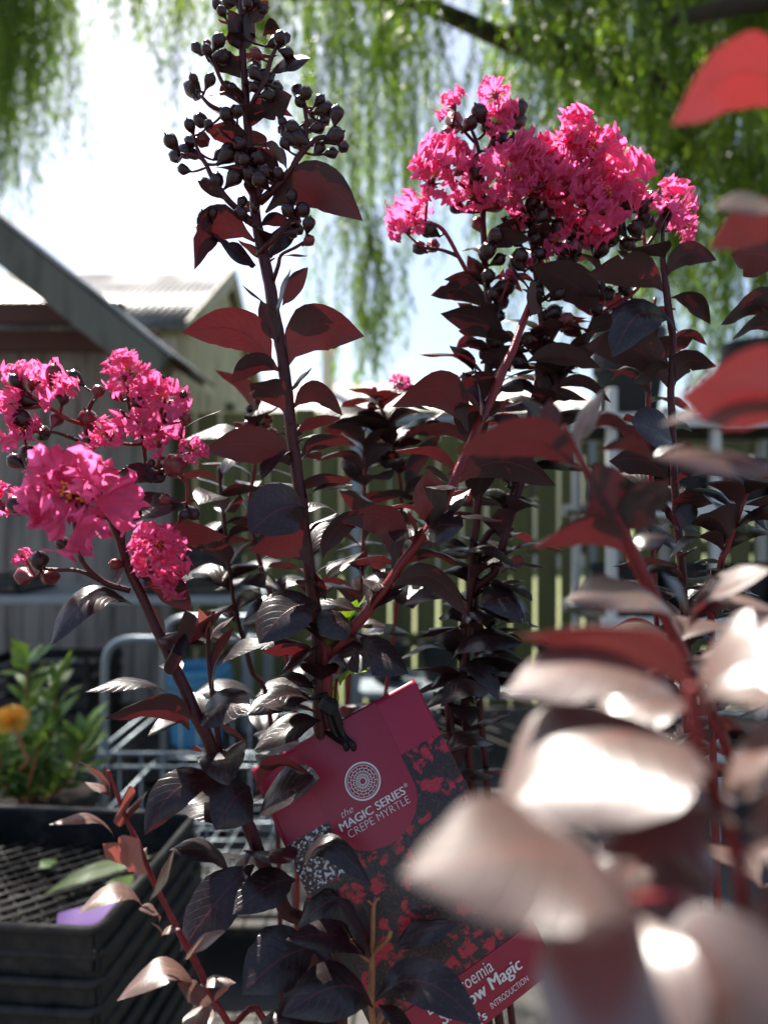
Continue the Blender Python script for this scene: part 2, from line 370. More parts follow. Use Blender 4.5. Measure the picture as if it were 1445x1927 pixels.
# ------------------------------------------------------------------ willows
def willow_strand(L0, seed):
    rnd = random.Random(seed); m = MB()
    for c in range(3):
        one_strand(m, rnd, L0 * (1 if c == 0 else rnd.uniform(.55, .98)), Vector((rnd.gauss(0, .11), rnd.gauss(0, .11), 0)) if c else Vector((0, 0, 0)), L0)
    return m.me([M['willow'], M['bark']], False)
def one_strand(m, rnd, L, o, L0):
    pts = []; k = int(L / .12) + 2
    sway = Vector((rnd.uniform(-.06, .06), rnd.uniform(-.06, .06), 0)); ph = rnd.uniform(0, 6)
    for i in range(k):
        t = i / (k - 1); pts.append(o * min(1, t * 3) + Vector((sway.x * t * L + .03 * math.sin(ph + t * 5), sway.y * t * L + .03 * math.cos(ph + t * 4), -L * t)))
    m.tube(pts, [.004 * (1 - .7 * i / (k - 1)) for i in range(k)], 3, 1, False)
    def leafy(base, direc, ln, wd):
        d = direc.normalized(); s = d.cross(Vector((rnd.uniform(-1, 1), rnd.uniform(-1, 1), .2))).normalized() * wd
        q = d.cross(s).normalized()
        m.add([base, base + d * ln * .4 + s, base + d * ln + q * ln * .12, base + d * ln * .4 - s, base + d * ln * .45 + q * wd * .5], [(0, 1, 4), (1, 2, 4), (2, 3, 4), (3, 0, 4)], 0)
    z = .03
    while z < L:
        t = z / L * (k - 1); i = min(int(t), k - 2); b = pts[i].lerp(pts[i + 1], t - i)
        a = rnd.uniform(0, 6.28); leafy(b, Vector((math.cos(a) * .65, math.sin(a) * .65, -1)), rnd.uniform(.06, .12), rnd.uniform(.006, .0105))
        if rnd.random() < .10:
            a = rnd.uniform(0, 6.28); q = b.copy(); dd = Vector((math.cos(a) * .6, math.sin(a) * .6, -.9)).normalized()
            for j in range(rnd.randint(4, 9)):
                q = q + dd * .035; dd = (dd + Vector((0, 0, -.1))).normalized(); aa = rnd.uniform(0, 6.28)
                leafy(q, Vector((math.cos(aa) * .6, math.sin(aa) * .6, -.9)), rnd.uniform(.05, .095), rnd.uniform(.005, .008))
        z += rnd.uniform(.016, .034)
STR = {L: [willow_strand(L, int(L * 100) + s) for s in range(5)] for L in (.7, 1.2, 1.9, 2.8)}
def strands(root, n, xr, yb, zr, lens, seed, f=None):
    """n hanging branches: bottoms at photo heights yb(x), xr the span, zr distances"""
    rnd = random.Random(seed)
    for i in range(n):
        x = rnd.uniform(*xr); z = rnd.uniform(*zr); L = rnd.choice(lens)
        lo, hi = yb(x) if callable(yb) else yb
        p = P(x, rnd.uniform(lo, hi), z) + Vector((0, 0, L))
        obj('hanging_branch', rnd.choice(STR[L]), root, p - root.location, (rnd.uniform(-.08, .08), rnd.uniform(-.08, .08), rnd.uniform(0, 6.28)), rnd.uniform(.9, 1.15))
def limb(root, name, pts, r0, r1, n=9):
    q = smooth_line([(Vector(p), r0 + (r1 - r0) * i / (len(pts) - 1)) for i, p in enumerate(pts)], 6)
    q = [(a + noise.noise_vector(a * 1.3) * .06, r) for a, r in q]
    m = MB(); m.tube([a for a, _ in q], [r for _, r in q], n); return m.build(name, M['bark'], root, -root.location, True)

WR = empty('willow_tree', (4.4, 7.2, 0), 'big weeping willow with dark limbs and curtains of hanging green leaves', 'tree')
limb(WR, 'trunk', [(4.4, 7.2, -.1), (4.3, 7.1, 1.5), (4.1, 6.9, 3.0), (3.9, 6.7, 4.2), (3.5, 6.6, 5.6)], .36, .20, 14)
limb(WR, 'limb', [(4.1, 6.9, 3.2), (3.3, 6.3, 3.85), (2.3, 5.9, 4.25), (1.2, 5.7, 4.75), (.2, 5.6, 5.1), (-1.0, 5.6, 5.2)], .17, .03)
limb(WR, 'limb', [(3.8, 6.7, 4.5), (2.9, 5.4, 4.7), (1.9, 4.6, 4.9), (.9, 4.3, 4.8), (0, 4.2, 4.6)], .13, .03)
limb(WR, 'limb', [(4.0, 6.8, 3.9), (3.7, 5.2, 4.2), (3.0, 4.0, 4.0), (2.1, 3.5, 3.7), (1.3, 3.4, 3.5)], .13, .03)
limb(WR, 'limb', [(3.5, 6.6, 5.6), (2.0, 6.8, 6.3), (.2, 7.2, 6.6), (-1.2, 7.0, 6.2)], .14, .03)
limb(WR, 'limb', [(4.1, 6.9, 3.4), (3.7, 5.6, 3.7), P(1640, 110, 4.7), P(1450, 145, 4.4), P(1260, 150, 4.3), P(1090, 125, 4.3), P(960, 70, 4.3)], .20, .06)
strands(WR, 42, (700, 1480), lambda x: (330, 740), (5.6, 8.2), (1.9, 2.8), 1)
strands(WR, 40, (760, 1480), lambda x: (150, 640), (4.8, 6.5), (1.2, 1.9, 2.8), 2)
strands(WR, 54, (940, 1490), lambda x: (20, 300), (3.4, 4.6), (.7, 1.2), 3)
strands(WR, 26, (470, 800), lambda x: (30, 330 - max(0, 600 - x)), (4.6, 6.6), (1.2, 1.9), 4)
strands(WR, 26, (310, 520), lambda x: (10, 180), (4.6, 6.4), (.7, 1.2), 5)
strands(WR, 8, (170, 270), lambda x: (10, 110), (5.0, 6.0), (.7, 1.2), 6)
strands(WR, 22, (560, 770), lambda x: (330, 540), (6.0, 7.5), (1.9, 2.8), 7)
strands(WR, 12, (648, 735), lambda x: (640, 775), (5.2, 6.2), (.7, 1.2), 8)
strands(WR, 40, (930, 1490), lambda x: (200, 700), (4.4, 6.4), (1.2, 1.9), 10)
strands(WR, 30, (1100, 1490), lambda x: (420, 760), (4.6, 6.0), (.7, 1.2, 1.9), 9)

def shade_crown(root, boxes, seed, name='shade_crown'):
    rnd = random.Random(seed); m = MB()
    for (x0, x1, y0, y1, z0, z1, n) in boxes:
        for i in range(n):
            c = Vector((rnd.uniform(x0, x1), rnd.uniform(y0, y1), rnd.uniform(z0, z1)))
            for j in range(14):
                b = c + Vector((rnd.gauss(0, .10), rnd.gauss(0, .10), rnd.gauss(0, .16))); d = Vector((rnd.gauss(0, .5), rnd.gauss(0, .5), -1)).normalized()
                ln = rnd.uniform(.07, .12); s = d.cross(Vector((rnd.gauss(0, 1), rnd.gauss(0, 1), .1))).normalized() * .011
                m.add([b, b + d * ln * .4 + s, b + d * ln, b + d * ln * .4 - s], [(0, 1, 2, 3)])
    o = m.build(name, M['willow'], root, -root.location); o['kind'] = 'stuff'
shade_crown(WR, [(.5, 4.5, 3.2, 4.6, 4.6, 5.8, 1900), (-.3, .5, 3.2, 4.6, 4.6, 5.8, 250), (.9, 5.5, 4.6, 7.5, 5.6, 7.0, 1300), (-1.6, .2, 3.6, 4.8, 4.7, 5.6, 300), (.9, 4.5, 1.0, 3.2, 4.0, 5.2, 900)], 77)  # leaves mostly above the view, added to shade the yard and willow

WL = empty('willow_tree', (-5.6, 8.2, 0), 'smaller weeping willow hanging down behind the near shed roof', 'tree')
limb(WL, 'trunk', [(-5.6, 8.2, -.1), (-5.5, 8.1, 2.4), (-5.2, 7.9, 4.6), (-4.9, 7.7, 6.0)], .28, .12, 12)
limb(WL, 'limb', [(-5.2, 7.9, 4.6), (-4.4, 7.4, 5.6), (-3.5, 7.0, 5.8)], .1, .03)
limb(WL, 'limb', [(-5.1, 7.9, 5.2), (-4.8, 7.0, 6.0), (-3.9, 6.4, 6.0)], .1, .03)
limb(WL, 'limb', [(-5.1, 7.9, 5.0), (-4.2, 6.4, 6.0), (-3.1, 4.8, 6.0), (-2.2, 3.6, 5.4)], .1, .03)  # unseen branch, added to carry the leaves that shade the trays
shade_crown(WL, [(-2.9, -1.75, 2.9, 4.4, 4.7, 5.5, 420), (-5.5, -3.2, 5.0, 8.5, 5.6, 6.8, 500)], 78)  # first box: unseen leaves added overhead to dapple the trays with shade
strands(WL, 70, (-120, 112), lambda x: (60, 440 - max(0, x - 20) * 1.7), (5.6, 7.6), (1.2, 1.9), 21)

# ------------------------------------------------------------------ yard things behind the plants
def bent(pts, r=.06, k=6):
    """polyline with rounded corners"""
    pts = [Vector(p) for p in pts]; out = [pts[0]]
    for i in range(1, len(pts) - 1):
        a, b, c = pts[i - 1], pts[i], pts[i + 1]; d0 = (a - b).normalized() * r; d1 = (c - b).normalized() * r
        for j in range(k + 1):
            t = j / k; out.append((b + d0) * (1 - t) ** 2 + b * 2 * t * (1 - t) + (b + d1) * t * t)
    out.append(pts[-1]); return out

# steel bench along the shed
BN = empty('steel_bench', (-1.25, 3.2, 0), 'long grey potting bench standing against the board shed', 'bench')
m = MB(); m.box((-1.30, 3.25, .868), (1.62, .62, .035), bev=.004); m.build('bench_top', M['steel'], BN, -BN.location)
for x in (-2.05, -.55):
    for y in (2.98, 3.52):
        m = MB(); m.box((x, y, .425), (.04, .04, .85), bev=.003); m.build('leg', M['steel'], BN, -BN.location)
m = MB(); m.box((-1.30, 3.25, .30), (1.56, .56, .03), bev=.004); m.build('lower_shelf', M['plasticdust'], BN, -BN.location)
def crate(name, c, size, label, group=None, mat='plasticdust'):
    """open slatted crate"""
    x, y, z = c; sx, sy, sz = size; e = empty(name, c, label, 'crate', group)
    m = MB(); m.box((0, 0, .008), (sx, sy, .016)); m.build('floor_panel', M[mat], e)
    k = 4
    for i in range(k):
        zz = .03 + (sz - .045) * (i + .5) / k; hh = (sz - .045) / k * .72
        for s in (-1, 1):
            m = MB(); m.box((0, s * (sy / 2 - .006), zz), (sx, .012, hh), bev=.002); m.build('slat', M[mat], e)
            m = MB(); m.box((s * (sx / 2 - .006), 0, zz), (.011, sy - .026, hh), bev=.002); m.build('slat', M[mat], e)
    for sx_ in (-1, 1):
        for sy_ in (-1, 1):
            m = MB(); m.box((sx_ * (sx / 2 - .016), sy_ * (sy / 2 - .024), sz / 2 + .008), (.018, .022, sz - .016)); m.build('corner_post', M[mat], e)
    return e
crate('plastic_crate', (-.80, 3.15, .886), (.34, .36, .20), 'black slatted crate on the bench end away from the wall stain', None)
crate('plastic_crate', (-1.72, 3.15, .886), (.50, .34, .085), 'shallow black slatted crate lying low on the grey bench')
crate('plastic_crate', (-1.45, 3.2, .316), (.5, .4, .3), 'black slatted crate on the bench lower shelf')

# hand trolley with rounded tube handles and a wire basket
HT = empty('hand_trolley', (-.42, 1.95, 0), 'pale steel tube trolley with rounded handle and wire basket', 'trolley')
ZT = 1.95
for y0, xs in ((1.95, (-.735, -.235)), (2.35, (-.70, -.20))):
    m = MB(); m.tube(bent([(xs[0], y0, .12), (xs[0], y0, .885), (xs[1], y0, .885), (xs[1], y0, .12)], .075), .0105, 10); m.build('handle', M['steel'], HT, -HT.location, True)
for z in (.60, .565, .42, .28):
    m = MB(); m.tube(bent([(-.74, 1.90, z), (-.23, 1.90, z), (-.20, 2.40, z), (-.73, 2.40, z), (-.74, 1.905, z)], .02, 3), .0045, 6); m.build('basket_wire', M['steel'], HT, -HT.location, True)
for i in range(10):
    x = -.735 + i * .056
    m = MB(); m.tube(bent([(x, 1.90, .60), (x, 1.90, .26), (x + .02, 2.40, .26), (x + .02, 2.40, .60)], .015, 3), .003, 5); m.build('basket_wire', M['steel'], HT, -HT.location, True)
for i in range(7):
    y = 1.93 + i * .075
    m = MB(); m.tube([(-.73, y, .263), (-.22, y, .263)], .003, 5); m.build('basket_wire', M['steel'], HT, -HT.location, True)
m = MB(); m.box((-.47, 2.15, .145), (.58, .52, .03), bev=.004); m.build('base_plate', M['plasticdust'], HT, -HT.location)
for x in (-.70, -.25):
    for y in (1.98, 2.32):
        m = MB(); m.tube([(x - .015, y, .065), (x + .015, y, .065)], .065, 18); wh = m.build('wheel', M['plastic'], HT, -HT.location)
        m = MB(); m.box((x, y, .115), (.05, .03, .05)); m.build('caster_fork', M['steel'], wh)

# blue bucket on an upturned crate
crate('plastic_crate', (-.72, 2.85, 0), (.42, .36, .32), 'black slatted crate carrying the blue bucket')
m = MB(); m.box((-.72, 2.85, .33), (.42, .36, .016)); 
BU = empty('bucket', (-.72, 2.85, .3405), 'pale blue plastic bucket behind the wire basket', 'bucket')
bd = m.build('crate_lid', M['plasticdust']); tag(bd, 'flat black board under the blue bucket', 'board')
m = MB(); m.lathe([(0, 0), (.095, 0), (.122, .26), (.130, .262), (.130, .285), (.119, .287), (.116, .27), (.09, .012), (0, .012)], n=28); m.build('body', M['blue'], BU, smooth=False)
m = MB(); m.lathe([(.1305, .240), (.137, .240), (.137, .256), (.1305, .256)], n=28); m.build('rim_band', M['blue'], BU)
m = MB(); m.tube([Vector((.128 * math.cos(a), -.02 - .10 * math.sin(a), .25 - .04 * math.sin(a))) for a in [math.pi * i / 12 for i in range(13)]], .0025, 6); m.build('bail', M['steel'], BU)

# steel display frame in front of the fence
DF = empty('display_frame', (.4, 3.5, 0), 'grey steel display frame with shelf standing before the paling fence', 'rack')
xa, xb = P(668, 0, 3.5).x, P(1165, 0, 3.5).x
for x in (xa, xb):
    for y in (3.5, 3.95):
        m = MB(); m.box((x, y, .83), (.034, .034, 1.66), bev=.003); m.build('post', M['steel'], DF, -DF.location)
for y in (3.5, 3.95):
    m = MB(); m.box(((xa + xb) / 2, y, 1.66), (xb - xa - .036, .03, .034), bev=.003); m.build('top_rail', M['steel'], DF, -DF.location)
for z in (.36,):
    m = MB(); m.box(((xa + xb) / 2, 3.725, z), (xb - xa - .04, .52, .03), bev=.003); m.build('shelf', M['steel'], DF, -DF.location)
for x in (xa, xb):
    m = MB(); m.box((x, 3.725, 1.66), (.03, .41, .03), bev=.003); m.build('end_rail', M['steel'], DF, -DF.location)

def pot_me(r, h, mat='plastic'):
    m = MB(); m.lathe([(0, 0), (r * .74, 0), (r * .94, h * .82), (r * 1.0, h * .83), (r * 1.02, h), (r * .95, h), (r * .90, h * .84), (r * .70, h * .03), (0, h * .03)], n=24); return m.me(M[mat], False)
PM = pot_me(.1, .19); PMB = pot_me(.14, .25)
def nursery_pot(c, label, group=None, big=False, rot=None):
    o = obj('nursery_pot', PMB if big else PM, None, c, rot); tag(o, label, 'pot', group); return o
for i, x in enumerate((.02, .28, .56, .86)):
    nursery_pot((x, 3.72, .3755), 'empty black nursery pot on the shelf of the display frame', 'pots on the display frame shelf')

# right hand trolley rack with black pots
RK = empty('plant_rack', (1.55, 2.75, 0), 'pale painted plant rack with pots at the right before the willow', 'rack')
X0, X1 = P(1150, 0, 2.75).x, P(1560, 0, 2.75).x
for x in (X0, (X0 + X1) / 2 - .02, X1):
    for y in (2.75, 3.25):
        m = MB(); m.box((x, y, .84), (.034, .034, 1.68), bev=.003); m.build('post', M['white'], RK, -RK.location)
for z in (.30, .80, 1.22, 1.55):
    m = MB(); m.box(((X0 + X1) / 2, 3.0, z), (X1 - X0 + .08, .56, .022), bev=.003); m.build('shelf', M['plasticdust'], RK, -RK.location)
    for y in (2.715, 3.285):
        m = MB(); m.box(((X0 + X1) / 2, y, z + .008), (X1 - X0 + .10, .012, .05), bev=.002); m.build('shelf_edge', M['white'], RK, -RK.location)
GR = 'pots on the plant rack'
k = 0
for z in (.8115, 1.2315):
    for i in range(4):
        for j in range(2):
            x = X0 + .12 + i * .215 + random.uniform(-.01, .01)
            nursery_pot((x, 2.87 + j * .25, z), 'black nursery pot in the %s row on the %s rack shelf' % (('front', 'back')[j], 'waist high' if z < 1 else 'chest high'), GR, False)
for i in range(4):
    nursery_pot((X0 + .13 + random.uniform(-.004, .004), 2.95, 1.5615 + i * .042), 'black nursery pot nested in the stack on top of the rack', 'nested pots on top of the rack', True)
for i in range(3):
    nursery_pot((X0 + .66, 2.98, 1.5615 + i * .042), 'black nursery pot nested in the far stack over the rack end post', 'nested pots over the rack end', True)

# pot plant with a yellow pincushion flower
# ------------------------------------------------------------------ leaves
PROF = [(0, .05), (.04, .06), (.08, .22), (.16, .55), (.28, .84), (.42, 1.0), (.56, .98), (.70, .82), (.82, .57), (.91, .30), (.97, .10), (1, .0)]
def prof(t):
    for (a, va), (b, vb) in zip(PROF, PROF[1:]):
        if t <= b: return va + (vb - va) * (t - a) / (b - a)
    return 0
def leaf3(parent, B, T, N, bulge, bdir, wid, mat, fold=.30, curl=.0, hi=False, rnd=random, name='leaf'):
    B, T = Vector(B), Vector(T); ch = T - B; L = ch.length; U = ch / L
    nt, ns = (26, 12) if hi else (13, 6)
    ctr = []
    for i in range(nt + 1):
        t = i / nt; s = math.sin(math.pi * t ** .85)
        ctr.append(U * (L * t) + bdir * (bulge * L * s))
    vs, uvs = [], []
    ph = rnd.uniform(0, 6); wav = rnd.uniform(.02, .09); tw = rnd.uniform(-.25, .25); asym = rnd.uniform(.92, 1.08); nib = (rnd.uniform(.35, .9), rnd.choice((-1, 1)) if rnd.random() < .22 else 0)
    for i in range(nt + 1):
        t = i / nt; tg = (ctr[min(i + 1, nt)] - ctr[max(i - 1, 0)]).normalized()
        Nt = Matrix.Rotation(tw * t, 3, U) @ N
        S = tg.cross(Nt); S = S.normalized() if S.length > 1e-6 else tg.orthogonal().normalized(); Nt = S.cross(tg).normalized()
        wv = wid * L * .5 * prof(t)
        fo = fold * (1 - .55 * t) - .25 * t * t * (curl > 0)
        for j in range(ns + 1):
            s = 2 * j / ns - 1; a = abs(s); wj = wv * (asym if s > 0 else 2 - asym) * (1 + .10 * a * noise.noise(Vector((t * 7 + ph * 9, s, ph))) - (.45 * a * a * max(0, 1 - abs(t - nib[0]) / .07) if s * nib[1] > 0 else 0))
            lift = wj * (a * math.sin(fo) - curl * a * a) + wv * wav * math.sin(ph + t * 11 + s * 2.5) * a * a
            vs.append(ctr[i] + S * (wj * s * math.cos(fo * a)) + Nt * lift); uvs.append((t, (s + 1) / 2))
    w_ = ns + 1
    # wind so that the geometric normal points along N
    fs = [(i * w_ + j, (i + 1) * w_ + j, (i + 1) * w_ + j + 1, i * w_ + j + 1) for i in range(nt) for j in range(ns)]
    a, b, c = vs[fs[len(fs) // 2][0]], vs[fs[len(fs) // 2][1]], vs[fs[len(fs) // 2][2]]
    if (b - a).cross(c - b).dot(N) < 0: fs = [f[::-1] for f in fs]
    return obj(name, mesh(vs, fs, mat, True, uvs), parent, B - parent.location)

def leaf(parent, bx, by, z, tx, ty, dz=0., bulge=.15, roll=0, wid=.45, kind='dark', fold=.30, curl=.12, hi=False):
    """leaf from its stalk at photo point (bx, by) to its tip; roll > 0 turns the upper face to the path side"""
    if kind == 'young' and 44 < roll < 80: roll = 999
    if 900 > roll > 0 and by > 1000: roll *= .5 if kind == 'near' else .62
    if kind == 'near' and by > 1280: dz = dz - .008
    wid *= 1.14
    B, T = P(bx, by, z), P(tx, ty, z + dz); U = (T - B).normalized()
    up = Vector((0, 0, 1)); N0 = up - U * U.dot(up)
    if N0.length < .3: N0 = Vector((-1 if U.x > 0 else 1, 0, .3)); N0 = N0 - U * U.dot(N0)
    N0.normalize(); C = U.cross(N0); eye = (Vector((0, 0, CAM_H)) - B).normalized()
    if C.dot(eye) < 0: C = -C
    if roll > 900:                                                   # face turned on purpose to mirror the sun into the camera
        H = (eye + sdir).normalized(); N = (H - U * U.dot(H)).normalized(); fold, curl = .12, .10
    else:
        N = N0 * math.cos(R(roll)) + C * math.sin(R(roll))
        fold *= random.uniform(.6, 1.7); curl *= random.uniform(.4, 2.6)
    return leaf3(parent, B, T, N, bulge, N0, wid, M[kind], fold, curl, hi)

# ------------------------------------------------------------------ stems, buds, flowers
STEMPTS = {}
def stem(parent, pts, mat='stem', name='stem', reg=True, n=10, tail=None):
    """pts: (x, y, z, half width in photo px)"""
    q = [(P(x, y, z), r / FPX * z) for x, y, z, r in pts]
    if tail: q = [(Vector(tail), q[0][1] * 1.1)] + q
    q = smooth_line(q, 7)
    q2 = []
    for i, (a, r) in enumerate(q):
        q2.append((a + noise.noise_vector(a * 60) * r * .25, r * (1 + .10 * noise.noise(a * 190))))
    m = MB(); m.tube([a - parent.location for a, _ in q2], [r for _, r in q2], n); o = m.build(name, M[mat], parent, (0, 0, 0), True)
    if reg: STEMPTS.setdefault(parent.name, []).extend([a for a, _ in q2])
    return o
def bud_me(mat, seed):
    rnd = random.Random(seed); n = 12
    pr = [(.0, -1.75), (.17, -1.70), (.24, -1.35), (.46, -.98), (.74, -.55), (.93, -.10), (.95, .30), (.82, .66), (.56, .95), (.30, 1.10), (.16, 1.16), (.10, 1.36), (0, 1.42)]
    vs, fs = [], []
    for r, z in pr:
        for j in range(n):
            a = 2 * math.pi * j / n; rr = r * (1 + (.10 if j % 2 == 0 else -.06) * min(1, max(0, (z + .5))))
            vs.append((rr * math.cos(a), rr * math.sin(a), z + .02 * rnd.uniform(-1, 1)))
    fs = [(i * n + j, i * n + (j + 1) % n, (i + 1) * n + (j + 1) % n, (i + 1) * n + j) for i in range(len(pr) - 1) for j in range(n)]
    return mesh(vs, fs, M[mat])
BUDS = [bud_me('bud', 1), bud_me('bud', 2), bud_me('bud', 3), bud_me('budred', 4)]
def attach(parent, p, below=True):
    best, bd = None, 1e9
    for q in STEMPTS[parent.name]:
        d = (q - p).length + (.012 if q.z > p.z else 0)
        if d < bd: best, bd = q, d
    return best
def stalk(parent, a, b, r, mat='redstem', name='flower_stalk', sag=.12):
    mid = (a + b) / 2 + Vector((0, 0, -sag * (b - a).length))
    pts = [a * (1 - t) ** 2 + mid * 2 * t * (1 - t) + b * t * t for t in (0, .2, .4, .6, .8, 1)]
    m = MB(); m.tube([p - parent.location for p in pts], [r * (1.15 - .3 * i / 5) for i in range(6)], 6); m.build(name, M[mat], parent, (0, 0, 0), True)
    STEMPTS[parent.name] += [pts[2], pts[3]]
def bud(parent, x, y, r, z=.45, red=False):
    z = z + random.uniform(-.012, .012); p = P(x, y, z); r = r / FPX * z * (1.15 if z > .43 else .92); a = attach(parent, p)
    d = p - a; d = d.normalized() if d.length > .002 else Vector((0, -.3, 1)).normalized()
    d = (d + Vector((random.uniform(-.2, .2), random.uniform(-.3, .1), random.uniform(.1, .5)))).normalized()
    o = obj('bud', BUDS[3] if red else random.choice(BUDS[:3] * 3 + BUDS[3:]), parent, p - parent.location, d.to_track_quat('Z', 'Y').to_euler(), r * random.uniform(.92, 1.08))
    stalk(parent, a, p - d * r * 1.6, max(.0007, r * .16), random.choice(['stem', 'stem', 'redstem']))
    return o

def scatter_buds(parent, n, x0, x1, y0, y1, z, r, seed):
    rnd = random.Random(seed); pts = [q for q in STEMPTS[parent.name] if True]; k = 0
    while k < n:
        q = rnd.choice(pts); x = q.x / q.y * FPX + 722.5; y = 963.5 - (q.z - CAM_H) / q.y * FPX
        if not (x0 < x < x1 and y0 < y < y1): continue
        a = rnd.uniform(0, 6.28); d = rnd.uniform(14, 34); bud(parent, x + d * math.cos(a), y - abs(d * math.sin(a)) * .8, rnd.uniform(*r), z); k += 1
def petal_me(seed):
    rnd = random.Random(seed); nu, nv = 14, 22; vs = []
    off = Vector((rnd.uniform(0, 50), rnd.uniform(0, 50), rnd.uniform(0, 50)))
    for i in range(nu + 1):
        t = i / nu
        for j in range(nv + 1):
            s = 2 * j / nv - 1
            claw = .30; 
            if t < .25: x = claw * t / .25; wv = .035
            else:
                q = (t - .25) / .75; x = claw + .72 * math.sin(q * 1.45) * (1 - .30 * s * s * q); wv = .05 + .50 * math.sin(min(1, q * 1.25) * math.pi / 2)
            p = Vector((x, wv * s, 0)); q = max(0, (t - .22) / .78)
            n1 = noise.noise(p * 3.4 + off); n2 = noise.noise(p * 8.5 + off * 2); n3 = noise.noise(p * 19 + off * 3)
            z = q * (.50 * n1 + .40 * n2 + .12 * n3) + .22 * q * q * abs(s)
            edge = q ** 2
            z += edge * .15 * math.sin(s * 17 + off.x) + edge * .06 * math.sin(s * 31 + off.z)
            x2 = p.x + q * (.16 * noise.noise(p * 6 + off * 4)) + edge * .035 * math.sin(s * 21 + off.y) - .06 * edge * abs(noise.noise(Vector((s * 6, off.x, 0))))
            y2 = p.y * (1 - .15 * q * n1) + q * .14 * noise.noise(p * 6 + off * 5)
            vs.append((x2, y2, z))
    fs = [(i * (nv + 1) + j, (i + 1) * (nv + 1) + j, (i + 1) * (nv + 1) + j + 1, i * (nv + 1) + j + 1) for i in range(nu) for j in range(nv)]
    return mesh(vs, fs, M['petal'])
PET = [petal_me(s) for s in range(9)]
def calyx_me():
    m = MB(); m.lathe([(.0, -.32), (.06, -.30), (.16, -.14), (.19, .0), (.17, .03), (.10, -.04), (0, -.08)], n=12)
    for k in range(6):
        a = k * math.pi / 3; c, s = math.cos(a), math.sin(a); c2, s2 = math.cos(a + .45), math.sin(a + .45); c3, s3 = math.cos(a - .45), math.sin(a - .45)
        m.add([(.17 * c2, .17 * s2, 0), (.34 * c, .34 * s, .10), (.17 * c3, .17 * s3, 0), (.2 * c, .2 * s, -.05)], [(0, 1, 3), (3, 1, 2), (0, 2, 1)])
    return m.me(M['budred'], True)
CAL = calyx_me()
def stamen_me(seed):
    rnd = random.Random(seed); m = MB()
    for k in range(26):
        a = rnd.uniform(0, 6.28); h = rnd.uniform(.22, .42); q = rnd.uniform(.03, .22)
        tip = Vector((q * math.cos(a), q * math.sin(a), h)); m.tube([(0.04 * math.cos(a), .04 * math.sin(a), 0), tip * .6 + Vector((0, 0, .04)), tip], .007, 4, 0)
        m.box(tip, (.045, .03, .03), None, 1)
    return m.me([M['budred'], M['stamen']])
STA = [stamen_me(1), stamen_me(2)]
def flower(parent, x, y, r, z=.45, face=None, full=6, link=True):
    z = z + random.uniform(-.015, .015); p = P(x, y, z); r = r / FPX * z * 1.12; a = attach(parent, p)
    d = p - a; d = d.normalized() if d.length > .004 else Vector((0, 0, 1))
    d = Vector(face).normalized() if face else (d * .8 + Vector((random.uniform(-.5, .5), random.uniform(-.9, .1), random.uniform(.0, .7)))).normalized()
    f = obj('flower', CAL, parent, p - parent.location, d.to_track_quat('Z', 'Y').to_euler(), r)
    for k in range(full):
        ang = k * 2 * math.pi / full + random.uniform(-.2, .2); tilt = random.uniform(-.55, .25)
        obj('petal', random.choice(PET), f, (0, 0, .0), (random.uniform(-.5, .5), tilt, ang), random.uniform(.85, 1.08))
    for k in range(full // 2 + 1):
        obj('petal', random.choice(PET), f, (0, 0, .05), (random.uniform(-.9, .9), random.uniform(-1.0, -.35), random.uniform(0, 6.28)), random.uniform(.6, .85))
    if r > .006: obj('stamens', random.choice(STA), f, (0, 0, 0))
    if link: stalk(parent, a, p - d * r * .3, .0009)
    return f

def potted(name, base, label, cat, r=.13, h=.26, group=None, rise=0.0):
    e = empty(name, base, label, cat, group)
    obj('pot', pot_me(r, h), e); m = MB(); m.lathe([(0, h * .90), (r * .5, h * .91), (r * .93, h * .88)], n=20); m.build('soil', M['soil'], e, smooth=True)
    return e
def auto_leaves(parent, pts, n, L, kind='dark', t0=.1, t1=1., wid=.45, seed=0, el=(5, 45), z0=None):
    """opposite pairs along a stem"""
    rnd = random.Random(seed); q = smooth_line([(P(x, y, z), r) for x, y, z, r in pts], 8); a0 = rnd.uniform(0, 3.14)
    for i in range(n):
        t = t0 + (t1 - t0) * i / max(1, n - 1); k = t * (len(q) - 1); j = min(int(k), len(q) - 2); B = q[j][0].lerp(q[j + 1][0], k - j)
        a0 += 1.57 + rnd.uniform(-.4, .4)
        for s in (0, math.pi):
            if rnd.random() < .08: continue
            a = a0 + s + rnd.uniform(-.35, .35); e = R(rnd.uniform(*el)) * (1.0 if t < .85 else 1.5); ln = L * rnd.uniform(.7, 1.15) * (1 - .35 * max(0, t - .7) / .3)
            D = Vector((math.cos(a) * math.cos(e), math.sin(a) * math.cos(e), math.sin(e) * rnd.uniform(-.2, 1))).normalized()
            N = Vector((0, 0, 1)) - D * D.z; N = (N.normalized() + Vector((rnd.uniform(-.5, .5), rnd.uniform(-.5, .5), 0))).normalized()
            b0 = Vector((0, 0, 1)) - D * D.z; b0.normalize()
            leaf3(parent, B, B + D * ln, N, rnd.uniform(.08, .26), b0, wid * rnd.uniform(.85, 1.2), M[kind], rnd.uniform(.15, .5), rnd.uniform(.05, .25), False, rnd)

